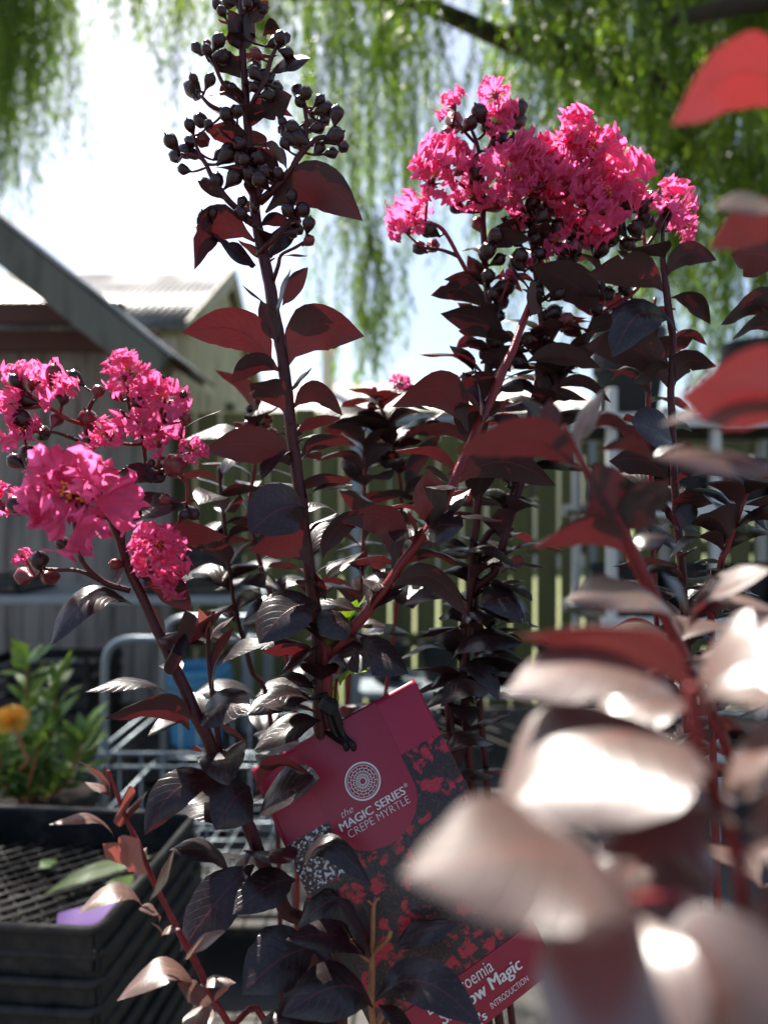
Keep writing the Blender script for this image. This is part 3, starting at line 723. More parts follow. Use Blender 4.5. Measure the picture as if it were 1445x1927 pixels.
# ================================================================== the tagged plant
A = potted('crepe_myrtle', (-.05, .50, 0), 'dark leaved crepe myrtle carrying the crimson tag, with tall budded cane', 'shrub', .15, .27)
TA = (-.045, .50, .24)
stem(A, [(640, 1927, .47, 15), (622, 1600, .465, 14), (606, 1400, .46, 13), (601, 1300, .46, 13), (597, 1190, .46, 12), (583, 1070, .455, 12), (566, 940, .45, 12), (549, 820, .45, 11), (539, 720, .45, 11), (522, 620, .45, 11), (504, 520, .45, 11), (486, 430, .45, 10), (476, 340, .45, 9), (468, 250, .45, 8), (463, 180, .45, 7), (458, 110, .45, 7), (455, 40, .45, 5), (452, -40, .45, 4)], tail=TA)
CAN = [[(459, 192, .45, 5), (440, 172, .445, 5), (420, 157, .44, 4), (402, 118, .44, 4), (392, 100, .44, 3)],
       [(449, 241, .45, 5), (422, 212, .445, 4), (396, 198, .44, 4), (379, 180, .44, 3)],
       [(478, 420, .45, 7), (448, 395, .445, 6), (425, 372, .44, 6), (400, 335, .44, 5), (382, 300, .44, 4), (356, 290, .44, 3)],
       [(382, 300, .44, 4), (370, 275, .44, 3), (362, 245, .44, 3)],
       [(490, 380, .45, 8), (520, 352, .44, 7), (548, 318, .44, 6), (566, 290, .44, 6), (595, 262, .44, 5), (622, 260, .44, 4)],
       [(566, 290, .44, 5), (577, 250, .44, 4), (575, 215, .44, 4), (571, 190, .44, 3)],
       [(486, 480, .45, 6), (510, 455, .44, 6), (535, 425, .44, 5), (556, 405, .44, 4)],
       [(514, 530, .45, 4), (524, 500, .44, 4), (530, 480, .44, 3), (556, 466, .44, 3), (572, 456, .44, 3)],
       [(466, 215, .45, 6), (480, 185, .44, 5), (497, 150, .44, 5), (510, 110, .44, 4), (522, 85, .44, 3)],
       [(476, 500, .45, 6), (450, 480, .44, 5), (418, 455, .44, 4), (400, 440, .44, 3)]]
for c in CAN: stem(A, c, 'stem' if random.random() < .6 else 'redstem', 'flower_branch', n=7)
for b in [(371, 90, 9), (390, 95, 9), (411, 78, 11), (417, 108, 14), (363, 168, 15), (395, 151, 10), (358, 237, 10), (379, 227, 13), (392, 234, 8), (323, 267, 13), (350, 285, 13), (331, 294, 12), (360, 266, 11), (380, 263, 12), (479, 128, 10), (527, 73, 12), (540, 100, 10), (497, 151, 16), (518, 166, 13), (575, 176, 12), (566, 192, 10), (611, 206, 14), (633, 215, 13), (608, 225, 11), (630, 257, 14), (645, 276, 10), (624, 288, 9), (552, 241, 13), (533, 244, 9), (562, 262, 15), (545, 262, 12), (430, 290, 15), (455, 300, 15), (470, 330, 16), (490, 340, 14), (440, 335, 14), (415, 292, 11), (500, 325, 12), (452, 272, 13), (484, 300, 13), (346, 319, 9), (408, 342, 13), (388, 434, 12), (408, 438, 10), (385, 412, 12), (399, 402, 9), (549, 370, 11), (543, 397, 12), (568, 396, 13), (581, 422, 11), (556, 416, 11), (547, 437, 11), (561, 432, 10), (581, 453, 10), (410, 10, 9), (430, 5, 10), (492, 18, 11), (442, -4, 10), (466, 8, 9), (480, 2, 9), (418, 22, 9), (540, 250, 11), (598, 240, 10), (505, 180, 10), (365, 150, 9)]:
    bud(A, *b, z=.443)
scatter_buds(A, 30, 380, 620, 60, 460, .445, (7, 12), 91)
# leaves: base x, y, distance, tip x, y, further, bulge, roll, width, kind
for l in [(512, 690, .45, 343, 626, -.02, .24, -50, .45), (540, 690, .45, 686, 633, -.02, .32, -55, .50), (528, 700, .45, 434, 722, -.01, .24, -42, .45), (543, 742, .445, 588, 690, -.01, .05, 999, .48), (534, 775, .445, 470, 722, -.02, .15, -35, .62),
          (550, 770, .45, 645, 782, -.01, .34, -50, .45), (556, 828, .45, 642, 786, 0, .14, -25, .34), (522, 600, .44, 455, 535, -.01, .05, 25, .30), (520, 610, .44, 547, 503, -.02, .02, 72, .42), (532, 575, .455, 580, 503, .01, .02, -70, .36), (520, 645, .445, 490, 566, 0, .05, -70, .42),
          (480, 455, .45, 366, 508, -.02, .42, -52, .50), (482, 500, .445, 413, 452, -.02, .02, 60, .56), (500, 400, .45, 683, 416, -.02, .30, -58, .38), (495, 490, .455, 560, 408, .0, .02, 60, .45), (488, 222, .45, 550, 180, -.01, .08, -60, .62), (505, 143, .45, 584, 110, -.01, .12, 55, .56),
          (457, 92, .45, 430, 18, -.015, .02, -78, .70), (462, 92, .45, 478, 20, .01, .02, -78, .55), (495, 68, .45, 537, 78, -.01, .30, -20, .5), (472, 45, .45, 506, 2, 0, .05, -60, .45), (455, 286, .44, 402, 240, -.02, .05, 45, .34), (445, 246, .45, 396, 204, 0, .1, 25, .40), (520, 352, .45, 490, 272, .0, .05, -60, .42), (540, 320, .45, 500, 270, .01, .1, -50, .45), (420, 375, .44, 372, 340, -.01, .05, -40, .45), (408, 460, .44, 350, 420, .01, .1, 30, .4),
          (548, 876, .45, 386, 848, -.02, .17, -62, .40), (548, 866, .455, 480, 815, .01, .12, -45, .42), (566, 862, .45, 657, 832, .0, .20, -30, .42), (570, 945, .45, 664, 912, -.01, .12, 18, .48), (575, 955, .44, 470, 1003, -.03, .12, 62, .74, 'dark', .55), (582, 1064, .45, 468, 1036, -.03, .24, -60, .46), (598, 1135, .44, 487, 1212, -.03, .16, 58, .62, 'dark', .5),
          (608, 1050, .455, 690, 955, .0, .14, -45, .40), (570, 1010, .46, 515, 985, .02, .15, 20, .5), (738, 1070, .45, 642, 978, -.02, .42, -58, .40), (592, 1256, .45, 492, 1226, -.02, .18, -35, .40), (594, 1298, .455, 500, 1284, -.01, .12, 42, .5), (590, 1318, .445, 465, 1346, -.03, .14, 40, .40), (604, 1348, .44, 490, 1330, -.03, .06, 8, .36), (604, 1356, .45, 478, 1412, -.02, .10, 45, .42),
          (618, 1248, .445, 769, 1268, -.02, .18, 55, .52), (614, 1256, .455, 722, 1276, -.01, .14, -20, .42), (660, 1172, .45, 602, 1196, -.02, .14, 58, .80), (612, 1130, .455, 590, 1075, 0, .05, -50, .4), (596, 1200, .45, 545, 1165, .0, .12, 35, .5), (604, 1215, .45, 530, 1265, -.02, .12, -10, .42),
          (694, 1152, .45, 678, 1064, -.01, .03, 78, .50), (697, 1150, .45, 760, 1108, .0, .08, 999, .36), (806, 992, .45, 806, 884, -.01, .05, 74, .58), (815, 988, .46, 886, 920, .01, .03, 999, .36), (798, 1004, .45, 872, 990, -.02, .10, 999, .80, 'dark', .15), (784, 1006, .445, 768, 960, -.01, .05, 30, .30), (736, 1108, .45, 882, 1162, -.02, .30, -58, .36), (720, 1125, .45, 776, 1090, .0, .05, 999, .32), (735, 1105, .455, 700, 1070, .01, .1, 30, .35),
          (864, 908, .45, 1046, 914, -.03, .22, -48, .40), (880, 812, .46, 737, 766, -.03, .34, -55, .40), (905, 795, .465, 893, 688, -.01, .05, 68, .60), (905, 796, .455, 1005, 748, -.02, .08, 15, .30), (996, 596, .49, 1008, 530, -.02, .05, -72, .75), (655, 1195, .46, 730, 1180, .0, .2, 30, .4), (850, 925, .46, 800, 880, .02, .1, -40, .4)]:
    leaf(A, *l)
# the cane that leans right
DG = [(612, 1400, .462, 13), (625, 1260, .46, 13), (648, 1205, .455, 12), (700, 1140, .452, 10), (760, 1055, .452, 9), (828, 962, .455, 9), (862, 888, .46, 9), (900, 800, .468, 9), (933, 728, .475, 9), (961, 665, .482, 8), (985, 606, .49, 7), (1002, 555, .495, 5)]
stem(A, DG, 'redstem', tail=(-.04, .5, .24))
# the cane that leans left, with the open flowers
LC = [(600, 2000, .45, 14), (530, 1700, .44, 13), (495, 1625, .435, 12), (455, 1520, .43, 12), (412, 1440, .425, 12), (378, 1360, .42, 12), (340, 1280, .42, 11), (302, 1200, .42, 10), (266, 1120, .42, 9), (240, 1062, .42, 9), (229, 1030, .42, 8), (222, 1010, .42, 7), (206, 975, .42, 6), (190, 930, .42, 5), (170, 870, .42, 5), (162, 820, .42, 4), (168, 770, .42, 4), (190, 735, .42, 3)]
stem(A, LC, tail=(-.06, .50, .24))
stem(A, [(430, 1470, .428, 7), (412, 1400, .43, 6), (398, 1290, .435, 5), (392, 1210, .44, 4), (402, 1150, .44, 3)], 'stem')
for c in [[(229, 1030, .42, 7), (232, 985, .42, 6), (249, 910, .42, 6), (277, 897, .42, 5), (310, 885, .42, 4)], [(277, 897, .42, 5), (272, 850, .42, 4), (262, 800, .42, 4), (245, 770, .42, 4), (240, 730, .42, 3)], [(272, 850, .42, 4), (300, 800, .415, 4), (310, 760, .415, 3), (345, 755, .415, 2)],
          [(246, 1112, .42, 6), (196, 1096, .415, 6), (158, 1060, .41, 5), (146, 1020, .41, 5), (140, 980, .41, 4)], [(196, 1096, .415, 5), (150, 1075, .41, 4), (110, 1072, .41, 4), (80, 1070, .41, 3)], [(170, 870, .42, 4), (120, 880, .41, 4), (70, 875, .41, 3)], [(165, 800, .42, 4), (130, 790, .41, 4), (90, 765, .41, 4), (60, 745, .41, 3)], [(150, 830, .415, 4), (110, 815, .41, 3), (80, 812, .41, 3)], [(205, 975, .42, 4), (130, 965, .41, 3), (50, 965, .405, 3)],
          [(310, 885, .42, 4), (350, 905, .42, 4), (352, 950, .42, 3)], [(240, 1060, .42, 5), (270, 1040, .415, 4), (300, 1020, .41, 4)], [(262, 800, .42, 4), (290, 770, .42, 3), (300, 735, .42, 3)]]:
    stem(A, c, random.choice(['stem', 'redstem']), 'flower_branch', n=7)
for b in [(101, 703, 18), (141, 711, 15), (223, 681, 16), (32, 718, 14), (50, 752, 20), (44, 790, 20), (107, 789, 16), (80, 815, 16), (166, 793, 20), (166, 837, 17), (144, 851, 12), (303, 715, 10), (346, 743, 8), (350, 787, 11), (185, 737, 13), (219, 743, 12), (260, 757, 13), (316, 788, 12), (270, 790, 10), (30, 868, 17), (53, 855, 17), (255, 967, 13), (330, 878, 24), (313, 940, 12), (363, 965, 15), (345, 970, 11), (119, 1023, 15), (75, 1055, 20), (94, 1084, 19), (47, 1084, 20), (219, 1062, 14), (30, 950, 18), (228, 780, 11), (300, 900, 11), (120, 752, 11), (285, 872, 10), (62, 868, 12)]:
    bud(A, *b, z=.412, red=random.random() < .35)
for f in [(62, 718, 52), (112, 742, 40), (28, 762, 34), (45, 818, 38), (238, 708, 48), (280, 742, 38), (305, 760, 46), (208, 824, 46), (292, 812, 48), (300, 838, 26), (362, 848, 28), (2, 950, 40), (45, 1050, 20), (300, 1030, 48), (312, 1062, 46), (306, 1092, 42), (285, 1050, 40), (270, 800, 28)]:
    flower(A, *f, z=.410)
flower(A, 147, 940, 98, .385, (.05, -.95, .28), 6); flower(A, 140, 925, 80, .392, (-.1, -.7, .6), 6)
for l in [(250, 1138, .42, 96, 1216, -.03, .30, 48, .42), (330, 1272, .415, 348, 1148, -.02, .02, 999, .64), (300, 1205, .415, 352, 1238, -.02, .2, 30, .45), (322, 1312, .42, 163, 1302, -.03, .16, 12, .32), (356, 1374, .42, 197, 1352, -.03, .24, -45, .42), (412, 1474, .425, 272, 1572, -.03, .26, 52, .42), (374, 1362, .42, 472, 1338, -.02, .18, 55, .66), (372, 1362, .43, 470, 1400, .01, .1, -20, .4),
          (472, 1482, .43, 405, 1562, -.03, .12, 70, .72), (488, 1535, .425, 602, 1464, -.02, .06, 58, .58), (482, 1490, .43, 600, 1468, -.02, .30, -42, .24), (398, 1300, .43, 516, 1208, -.01, .22, 40, .30), (400, 1270, .44, 440, 1180, .01, .1, -50, .4), (392, 1212, .44, 440, 1160, .0, .05, 40, .4, 'young'), (395, 1205, .44, 375, 1145, .0, .05, -60, .4, 'young'),
          (210, 1000, .425, 345, 950, -.02, .1, 50, .34), (300, 905, .42, 222, 890, -.01, .1, 60, .5), (305, 900, .425, 345, 870, 0, .3, -40, .4), (330, 830, .42, 418, 772, .0, .1, 15, .3), (345, 830, .425, 350, 770, .0, .1, 50, .3), (262, 1085, .42, 360, 1150, .01, .1, -50, .5), (262, 1090, .425, 430, 1010, .01, .25, -45, .36), (226, 1050, .42, 215, 1105, .0, .1, -50, .5), (340, 1240, .425, 420, 1150, .02, .1, -50, .42), (380, 1365, .43, 360, 1300, .02, .1, 30, .4)]:
    leaf(A, *l)
auto_leaves(A, [(622, 1600, .475, 14), (601, 1300, .475, 13), (583, 1070, .47, 12), (549, 820, .465, 11)], 17, .046, seed=31, t0=.15, t1=1)
auto_leaves(A, [(640, 1210, .47, 9), (760, 1055, .47, 9), (862, 888, .475, 9), (933, 728, .485, 9)], 12, .045, seed=32, t0=.05, t1=1)
auto_leaves(A, [(530, 1700, .455, 9), (412, 1440, .44, 9), (302, 1200, .435, 9)], 7, .052, seed=33, t0=.05, t1=.95)
auto_leaves(A, [(504, 520, .455, 9), (476, 340, .455, 9), (463, 180, .455, 9), (456, 60, .455, 9)], 15, .026, seed=34, t0=.05, t1=1, wid=.6)
# bronze shoot low on the left
LS = [(520, 2100, .43, 6), (430, 1925, .39, 6), (400, 1880, .385, 6), (375, 1825, .38, 6), (346, 1770, .375, 6), (320, 1720, .372, 5), (290, 1660, .37, 5), (262, 1590, .37, 5), (240, 1545, .37, 4), (216, 1482, .37, 4), (204, 1450, .37, 3)]
stem(A, LS, 'redstem', 'stem', tail=(-.06, .49, .24))
for l in [(204, 1500, .37, 143, 1428, -.01, .12, -15, .32), (206, 1502, .37, 198, 1440, .005, .05, -65, .5), (212, 1500, .37, 160, 1472, 0, .05, 25, .3), (216, 1578, .37, 92, 1552, -.02, .20, 12, .27), (226, 1556, .37, 243, 1478, -.01, .02, 78, .50), (228, 1556, .37, 278, 1488, .0, .03, 62, .36), (242, 1640, .365, 262, 1578, -.01, .02, -70, .85), (240, 1632, .365, 194, 1588, -.01, .1, -55, .45), (252, 1642, .37, 277, 1594, .01, .05, 30, .4),
          (284, 1694, .365, 328, 1602, -.01, .03, 74, .62), (268, 1706, .37, 147, 1718, -.02, .28, 45, .42), (300, 1738, .37, 262, 1712, -.01, .2, 30, .5), (304, 1762, .37, 340, 1748, .0, .2, 20, .5), (305, 1760, .365, 285, 1735, 0, .1, -40, .5), (346, 1806, .37, 425, 1752, -.01, .06, 48, .42), (368, 1858, .375, 220, 1884, -.02, .30, 50, .42), (372, 1858, .38, 444, 1850, .0, .1, 18, .34), (402, 1886, .375, 334, 1850, -.01, .02, 65, .55), (398, 1890, .375, 345, 1950, -.02, .02, 60, .6), (405, 1885, .38, 432, 1850, .0, .05, -40, .5)]:
    leaf(A, *l, kind='young')
# low leaves round the tag
for l in [(478, 1628, .43, 340, 1792, -.03, .06, 66, .46), (556, 1656, .425, 438, 1722, -.03, .12, 58, .48), (432, 1648, .43, 318, 1600, -.02, .18, 32, .42), (440, 1652, .43, 476, 1598, .0, .05, 50, .4), (560, 1660, .42, 700, 1668, -.02, .46, 35, .34), (702, 1806, .40, 634, 1688, -.01, .06, 66, .46), (692, 1808, .40, 538, 1768, -.02, .16, 34, .40), (596, 1786, .41, 456, 1872, -.03, .14, 58, .62), (702, 1896, .395, 530, 1912, -.03, .22, 44, .46), (706, 1884, .395, 908, 1932, -.02, .28, 48, .40), (712, 1890, .395, 784, 1950, -.01, .05, 30, .36), (742, 1792, .41, 862, 1738, .0, .12, 40, .36), (640, 1690, .425, 560, 1745, .0, .08, 60, .7), (520, 1650, .44, 470, 1700, .01, .1, 40, .5), (640, 1940, .40, 480, 1945, -.02, .2, 40, .5), (590, 1790, .42, 640, 1850, .0, .1, 40, .5), (430, 1560, .44, 330, 1500, .02, .12, 40, .45), (560, 1480, .47, 480, 1420, .02, .1, 40, .45), (840, 1420, .47, 930, 1400, .02, .2, 30, .4), (830, 1330, .48, 925, 1300, .02, .2, 40, .45), (850, 1480, .48, 930, 1460, .02, .15, 20, .4)]:
    leaf(A, *l)
stem(A, [(735, 2100, .42, 7), (702, 1927, .40, 6), (700, 1820, .40, 6), (701, 1750, .40, 5), (704, 1702, .40, 4), (714, 1690, .40, 2)], 'twig', 'bare_twig', tail=(-.03, .49, .24))
for c in [[(703, 1704, .40, 3), (692, 1694, .40, 2)], [(699, 1812, .40, 4), (668, 1784, .395, 4), (660, 1768, .395, 4)], [(702, 1792, .40, 5), (728, 1768, .395, 5), (735, 1752, .395, 4)]]: stem(A, c, 'twig', 'bare_twig', n=7)
# fresh green shoot
for l in [(640, 1200, .49, 672, 1128, 0, .05, -60, .6), (622, 1222, .49, 640, 1178, 0, .05, -50, .5), (612, 1302, .49, 655, 1248, 0, .05, -60, .5), (640, 1290, .49, 694, 1262, 0, .3, -40, .6), (650, 1200, .49, 690, 1120, 0, .1, 20, .5), (630, 1290, .49, 620, 1345, 0, .05, 60, .4)]:
    leaf(A, *l, kind='green')
stem(A, [(622, 1450, .48, 4), (632, 1300, .49, 3), (640, 1200, .49, 3)], 'redstem', 'stem', n=6)

# ================================================================== the plant with the big pink flower head
B_ = potted('crepe_myrtle', (.17, .60, 0), 'dark crepe myrtle with one dense bright pink flower head on black stems', 'shrub', .15, .27)
ZB = .54
BC = [[(860, 1500, .56, 9), (875, 1250, .55, 8), (890, 1050, .55, 8), (905, 860, .545, 8), (918, 720, .54, 8), (921, 640, .54, 8), (916, 540, .54, 7), (910, 450, .54, 6), (907, 330, .54, 5), (897, 270, .54, 4), (885, 240, .54, 3)],
      [(880, 1400, .56, 9), (940, 1050, .55, 8), (1000, 850, .545, 8), (1041, 737, .54, 8), (1101, 641, .54, 8), (1121, 597, .54, 8), (1133, 552, .54, 7), (1122, 490, .54, 6), (1100, 420, .54, 5), (1080, 350, .54, 4), (1070, 300, .54, 3)],
      [(900, 1300, .57, 7), (960, 950, .56, 6), (1010, 720, .55, 6), (1020, 640, .54, 6), (1012, 560, .54, 5), (1002, 470, .54, 5), (1005, 390, .54, 4), (1010, 330, .54, 3)]]
for i, c in enumerate(BC): stem(B_, c, tail=(.17, .60, .24))
for c in [[(908, 322, .54, 4), (935, 302, .53, 4), (965, 288, .53, 3)], [(893, 535, .54, 5), (862, 482, .53, 4), (832, 432, .53, 4), (800, 418, .53, 3)], [(862, 482, .53, 4), (830, 470, .53, 3), (800, 466, .53, 3)], [(1121, 597, .54, 6), (1165, 570, .54, 5), (1200, 540, .54, 4), (1212, 500, .54, 4), (1210, 430, .54, 3)], [(1012, 570, .54, 4), (1045, 545, .53, 4), (1062, 510, .53, 4), (1078, 475, .53, 3)], [(1100, 420, .54, 4), (1140, 400, .53, 4), (1175, 390, .53, 3)], [(1005, 400, .54, 4), (975, 380, .53, 3), (960, 340, .53, 3)], [(907, 380, .54, 4), (870, 350, .53, 3), (840, 330, .53, 3)], [(895, 270, .54, 3), (868, 240, .53, 3), (855, 220, .53, 2)], [(900, 262, .54, 3), (930, 235, .53, 3), (965, 220, .53, 3)], [(1212, 470, .54, 4), (1245, 420, .54, 3), (1262, 400, .54, 3)], [(985, 650, .53, 4), (1020, 620, .53, 4), (1060, 612, .53, 3)], [(940, 640, .53, 4), (935, 600, .53, 3), (940, 575, .53, 3)]]:
    stem(B_, c, random.choice(['stem', 'stem', 'redstem']), 'flower_branch', n=7)
for b in [(854, 228, 16), (844, 252, 13), (903, 214, 15), (975, 206, 15), (973, 228, 14), (937, 266, 14), (965, 278, 17), (979, 262, 11), (895, 327, 14), (1003, 321, 15), (931, 383, 15), (971, 383, 13), (1001, 381, 14), (808, 433, 13), (814, 463, 12), (790, 467, 11), (931, 447, 15), (917, 473, 14), (1007, 451, 14), (1033, 453, 14), (1083, 439, 16), (979, 483, 13), (1176, 387, 14), (1204, 387, 15), (1232, 375, 13), (1256, 393, 12), (1196, 431, 15), (1164, 427, 14), (1148, 451, 14), (1035, 391, 18), (1080, 465, 14), (941, 570, 12), (929, 555, 10), (949, 540, 15), (1039, 590, 14), (993, 639, 14), (933, 645, 12), (929, 671, 14), (977, 681, 15), (1075, 619, 14), (1065, 605, 13), (1049, 554, 12), (1077, 480, 14), (1073, 502, 12), (1140, 554, 14), (1041, 506, 12), (1020, 410, 15), (1050, 430, 14), (1130, 470, 14), (960, 420, 13), (990, 410, 13), (884, 232, 12), (890, 300, 12), (870, 280, 12), (1120, 445, 13), (1180, 460, 13), (1210, 410, 12), (918, 240, 11), (860, 390, 12), (1015, 480, 12)]:
    bud(B_, *b, z=.532)
for f in [(852, 198, 27), (932, 180, 27), (941, 215, 30), (938, 236, 24), (838, 305, 50), (812, 345, 42), (774, 408, 38), (766, 432, 30), (866, 320, 38), (890, 378, 32), (955, 328, 44), (1003, 295, 44), (1071, 265, 46), (1115, 290, 44), (1045, 322, 50), (1020, 345, 40), (1067, 355, 46), (1156, 345, 52), (1132, 375, 48), (1105, 395, 44), (1110, 438, 38), (1262, 385, 36), (1284, 425, 26), (972, 430, 24), (1050, 462, 30), (980, 352, 40), (1085, 300, 44), (1170, 368, 40), (1000, 500, 18), (960, 520, 14)]:
    flower(B_, f[0], f[1], f[2] * 1.16, z=.525)
for l in [(948, 652, .53, 828, 590, -.02, .17, -48, .36), (916, 585, .535, 810, 556, -.02, .22, -42, .36), (990, 682, .525, 1130, 692, -.02, .12, -48, .32), (1045, 732, .53, 1150, 758, -.02, .22, -30, .36), (1128, 590, .53, 1000, 500, -.02, .1, -50, .4), (910, 540, .54, 880, 480, .0, .05, 60, .55), (905, 470, .53, 1000, 450, -.01, .15, -40, .4), (1120, 600, .54, 1060, 540, .0, .1, -50, .4), (960, 700, .53, 905, 660, -.01, .1, -40, .6), (900, 770, .54, 870, 700, 0, .1, 60, .6), (925, 640, .55, 860, 570, .0, .12, -30, .4), (1050, 720, .54, 1130, 650, .0, .12, -50, .4), (1000, 840, .54, 930, 790, 0, .15, 30, .4), (1010, 830, .54, 1090, 790, .0, .2, -40, .4), (1005, 570, .52, 960, 500, -.01, .08, 50, .5), (1100, 645, .53, 1180, 600, .0, .2, -40, .4), (1210, 520, .53, 1160, 470, .0, .1, 40, .5), (1240, 440, .53, 1262, 390, .0, .05, 60, .5), (890, 700, .54, 845, 650, 0, .1, 50, .6), (1060, 690, .54, 1010, 640, .0, .1, -50, .5)]:
    leaf(B_, *l)
scatter_buds(B_, 46, 880, 1220, 400, 720, .54, (7, 13), 92)
auto_leaves(B_, BC[0][4:9], 7, .036, seed=14, t0=0, t1=1); auto_leaves(B_, BC[1][3:8], 8, .036, seed=15, t0=0, t1=1); auto_leaves(B_, BC[2][2:7], 8, .036, seed=16, t0=0, t1=1)
auto_leaves(B_, BC[0][1:6], 9, .055, seed=11, t0=0, t1=1)
auto_leaves(B_, BC[1][0:4], 9, .055, seed=12, t0=.1, t1=1)
auto_leaves(B_, BC[2][0:4], 8, .052, seed=13, t0=.1, t1=1)
leaf(B_, 1000, 1180, .52, 905, 1140, -.02, .3, 60, .85); leaf(B_, 860, 1260, .53, 940, 1320, -.02, .25, 50, .4); leaf(B_, 850, 1240, .53, 985, 1210, -.02, .2, 40, .45); leaf(B_, 870, 1040, .52, 980, 1070, -.01, .15, 30, .4)

for i, c in enumerate(BC): auto_leaves(B_, c[0:3], 12, .050, seed=17 + i, t0=.05, t1=1)

# ================================================================== upright plant at the right
C_ = potted('crepe_myrtle', (.30, .62, 0), 'upright dark crepe myrtle with straight red canes beside the plant rack', 'shrub', .15, .27)
CC = [[(1300, 1500, .54, 9), (1290, 1200, .51, 8), (1281, 1054, .50, 8), (1271, 950, .50, 8), (1268, 885, .50, 7), (1262, 756, .50, 7), (1265, 640, .50, 7), (1256, 570, .50, 7), (1248, 510, .50, 6), (1246, 450, .50, 4), (1250, 415, .50, 3)],
      [(1260, 1500, .57, 5), (1229, 1062, .55, 5), (1227, 963, .55, 5), (1221, 833, .55, 5), (1220, 717, .55, 5), (1226, 620, .55, 5), (1232, 560, .55, 3)],
      [(1340, 1400, .50, 7), (1352, 1100, .46, 6), (1368, 1028, .455, 6), (1389, 963, .45, 6), (1407, 924, .45, 5), (1440, 880, .45, 4), (1470, 800, .45, 4), (1480, 640, .45, 3), (1470, 480, .45, 3)]]
for i, c in enumerate(CC): stem(C_, c, ['stem', 'redstem', 'redstem'][i], tail=(.30, .62, .24))
for l in [(1278, 628, .49, 1153, 672, -.02, .36, 38, .52), (1256, 728, .50, 1098, 652, -.02, .20, -48, .36), (1266, 732, .50, 1348, 690, -.02, .42, -55, .52), (1248, 548, .50, 1105, 515, -.02, .16, -45, .38), (1250, 486, .49, 1192, 466, -.02, .12, 999, .66), (1252, 524, .50, 1348, 490, -.02, .36, -55, .44), (1240, 444, .50, 1262, 390, -.01, .05, 60, .5), (1262, 560, .50, 1336, 610, .0, .2, -40, .4), (1258, 906, .49, 1145, 868, -.02, .16, -48, .40), (1272, 908, .49, 1385, 898, -.02, .26, -45, .40), (1276, 936, .49, 1388, 962, -.02, .24, 15, .30), (1276, 998, .49, 1232, 932, -.01, .03, 62, .44), (1280, 996, .49, 1306, 940, .0, .03, 60, .55), (1274, 1028, .49, 1222, 1000, -.02, .03, 70, .8), (1372, 1014, .45, 1318, 968, -.02, .15, -35, .75), (1264, 832, .49, 1188, 796, -.02, .05, 70, .72), (1225, 640, .55, 1170, 610, .0, .12, -50, .4), (1228, 690, .55, 1150, 640, .0, .12, -45, .45), (1226, 860, .54, 1160, 800, 0, .12, -45, .4), (1290, 1080, .49, 1360, 1060, -.02, .2, 20, .4), (1285, 1090, .49, 1210, 1080, -.02, .2, 25, .4), (1262, 700, .50, 1190, 720, -.01, .15, -40, .5), (1262, 640, .51, 1330, 650, .0, .25, -30, .3),
          (1474, 500, .45, 1375, 480, -.01, .1, -65, .66), (1478, 600, .45, 1355, 612, -.02, .2, -40, .36), (1478, 640, .45, 1375, 640, -.02, .25, -30, .3), (1470, 590, .45, 1400, 560, -.01, .2, -30, .3), (1476, 470, .45, 1425, 390, .0, .1, 40, .4), (1410, 920, .45, 1350, 880, -.01, .1, 30, .4), (1395, 960, .45, 1445, 1000, -.01, .1, 10, .4)]:
    leaf(C_, *l)
auto_leaves(C_, CC[1][0:6], 9, .05, seed=21, t0=.25, t1=1); auto_leaves(C_, CC[0][0:3], 5, .055, seed=22, t0=.3, t1=1); auto_leaves(C_, CC[2][0:6], 6, .05, seed=23, t0=.2, t1=.9)
flower(C_, 1218, 955, 16, .56); 

auto_leaves(C_, CC[0][0:2], 9, .05, seed=24, t0=0, t1=1); auto_leaves(C_, CC[1][0:2], 10, .05, seed=25, t0=0, t1=1); auto_leaves(C_, CC[2][0:2], 9, .05, seed=26, t0=0, t1=1)

# ================================================================== smaller plant behind
D_ = potted('crepe_myrtle', (-.10, .78, 0), 'smaller crepe myrtle with thin red budding sprigs behind the tall cane', 'shrub', .13, .25)
DC = [[(560, 1500, .68, 5), (530, 1200, .66, 5), (490, 1060, .64, 5), (470, 960, .63, 4), (480, 870, .62, 4), (479, 800, .62, 3), (486, 758, .62, 2)],
      [(640, 1500, .68, 4), (660, 1250, .64, 4), (680, 1100, .62, 4), (684, 960, .62, 4), (686, 860, .62, 3), (684, 815, .62, 2)],
      [(700, 1500, .70, 4), (745, 1150, .66, 4), (756, 950, .64, 4), (742, 850, .63, 4), (735, 810, .62, 3), (716, 765, .62, 3), (704, 742, .62, 2)],
      [(520, 1500, .66, 5), (470, 1250, .62, 5), (440, 1130, .60, 4), (420, 960, .58, 4), (412, 880, .58, 3)]]
for c in DC: stem(D_, c, random.choice(['stem', 'redstem']), n=7, tail=(-.10, .78, .22))
for i, (c, n) in enumerate(zip(DC, (13, 13, 14, 12))): auto_leaves(D_, c, n, .058, 'dark', .12, .86, .48, 40 + i)
for b in [(485, 755, 7), (470, 770, 7), (496, 778, 8), (478, 742, 6), (505, 790, 8), (466, 800, 7), (512, 815, 8), (450, 815, 8), (702, 738, 9), (700, 765, 8), (716, 752, 6), (708, 782, 7), (692, 792, 6), (482, 812, 7), (500, 800, 7)]:
    bud(D_, *b, z=.615, red=random.random() < .5)
flower(D_, 752, 722, 20, .61, (.2, -.5, .8))
for l in [(735, 842, .62, 742, 780, -.01, .03, -70, .6), (738, 845, .62, 795, 830, 0, .1, 50, .5), (730, 845, .62, 690, 800, 0, .1, 20, .4), (690, 890, .62, 740, 838, -.01, .25, -60, .4), (756, 880, .63, 695, 870, -.01, .25, -40, .4), (770, 930, .63, 830, 815, .0, .1, -40, .35)]:
    leaf(D_, *l)

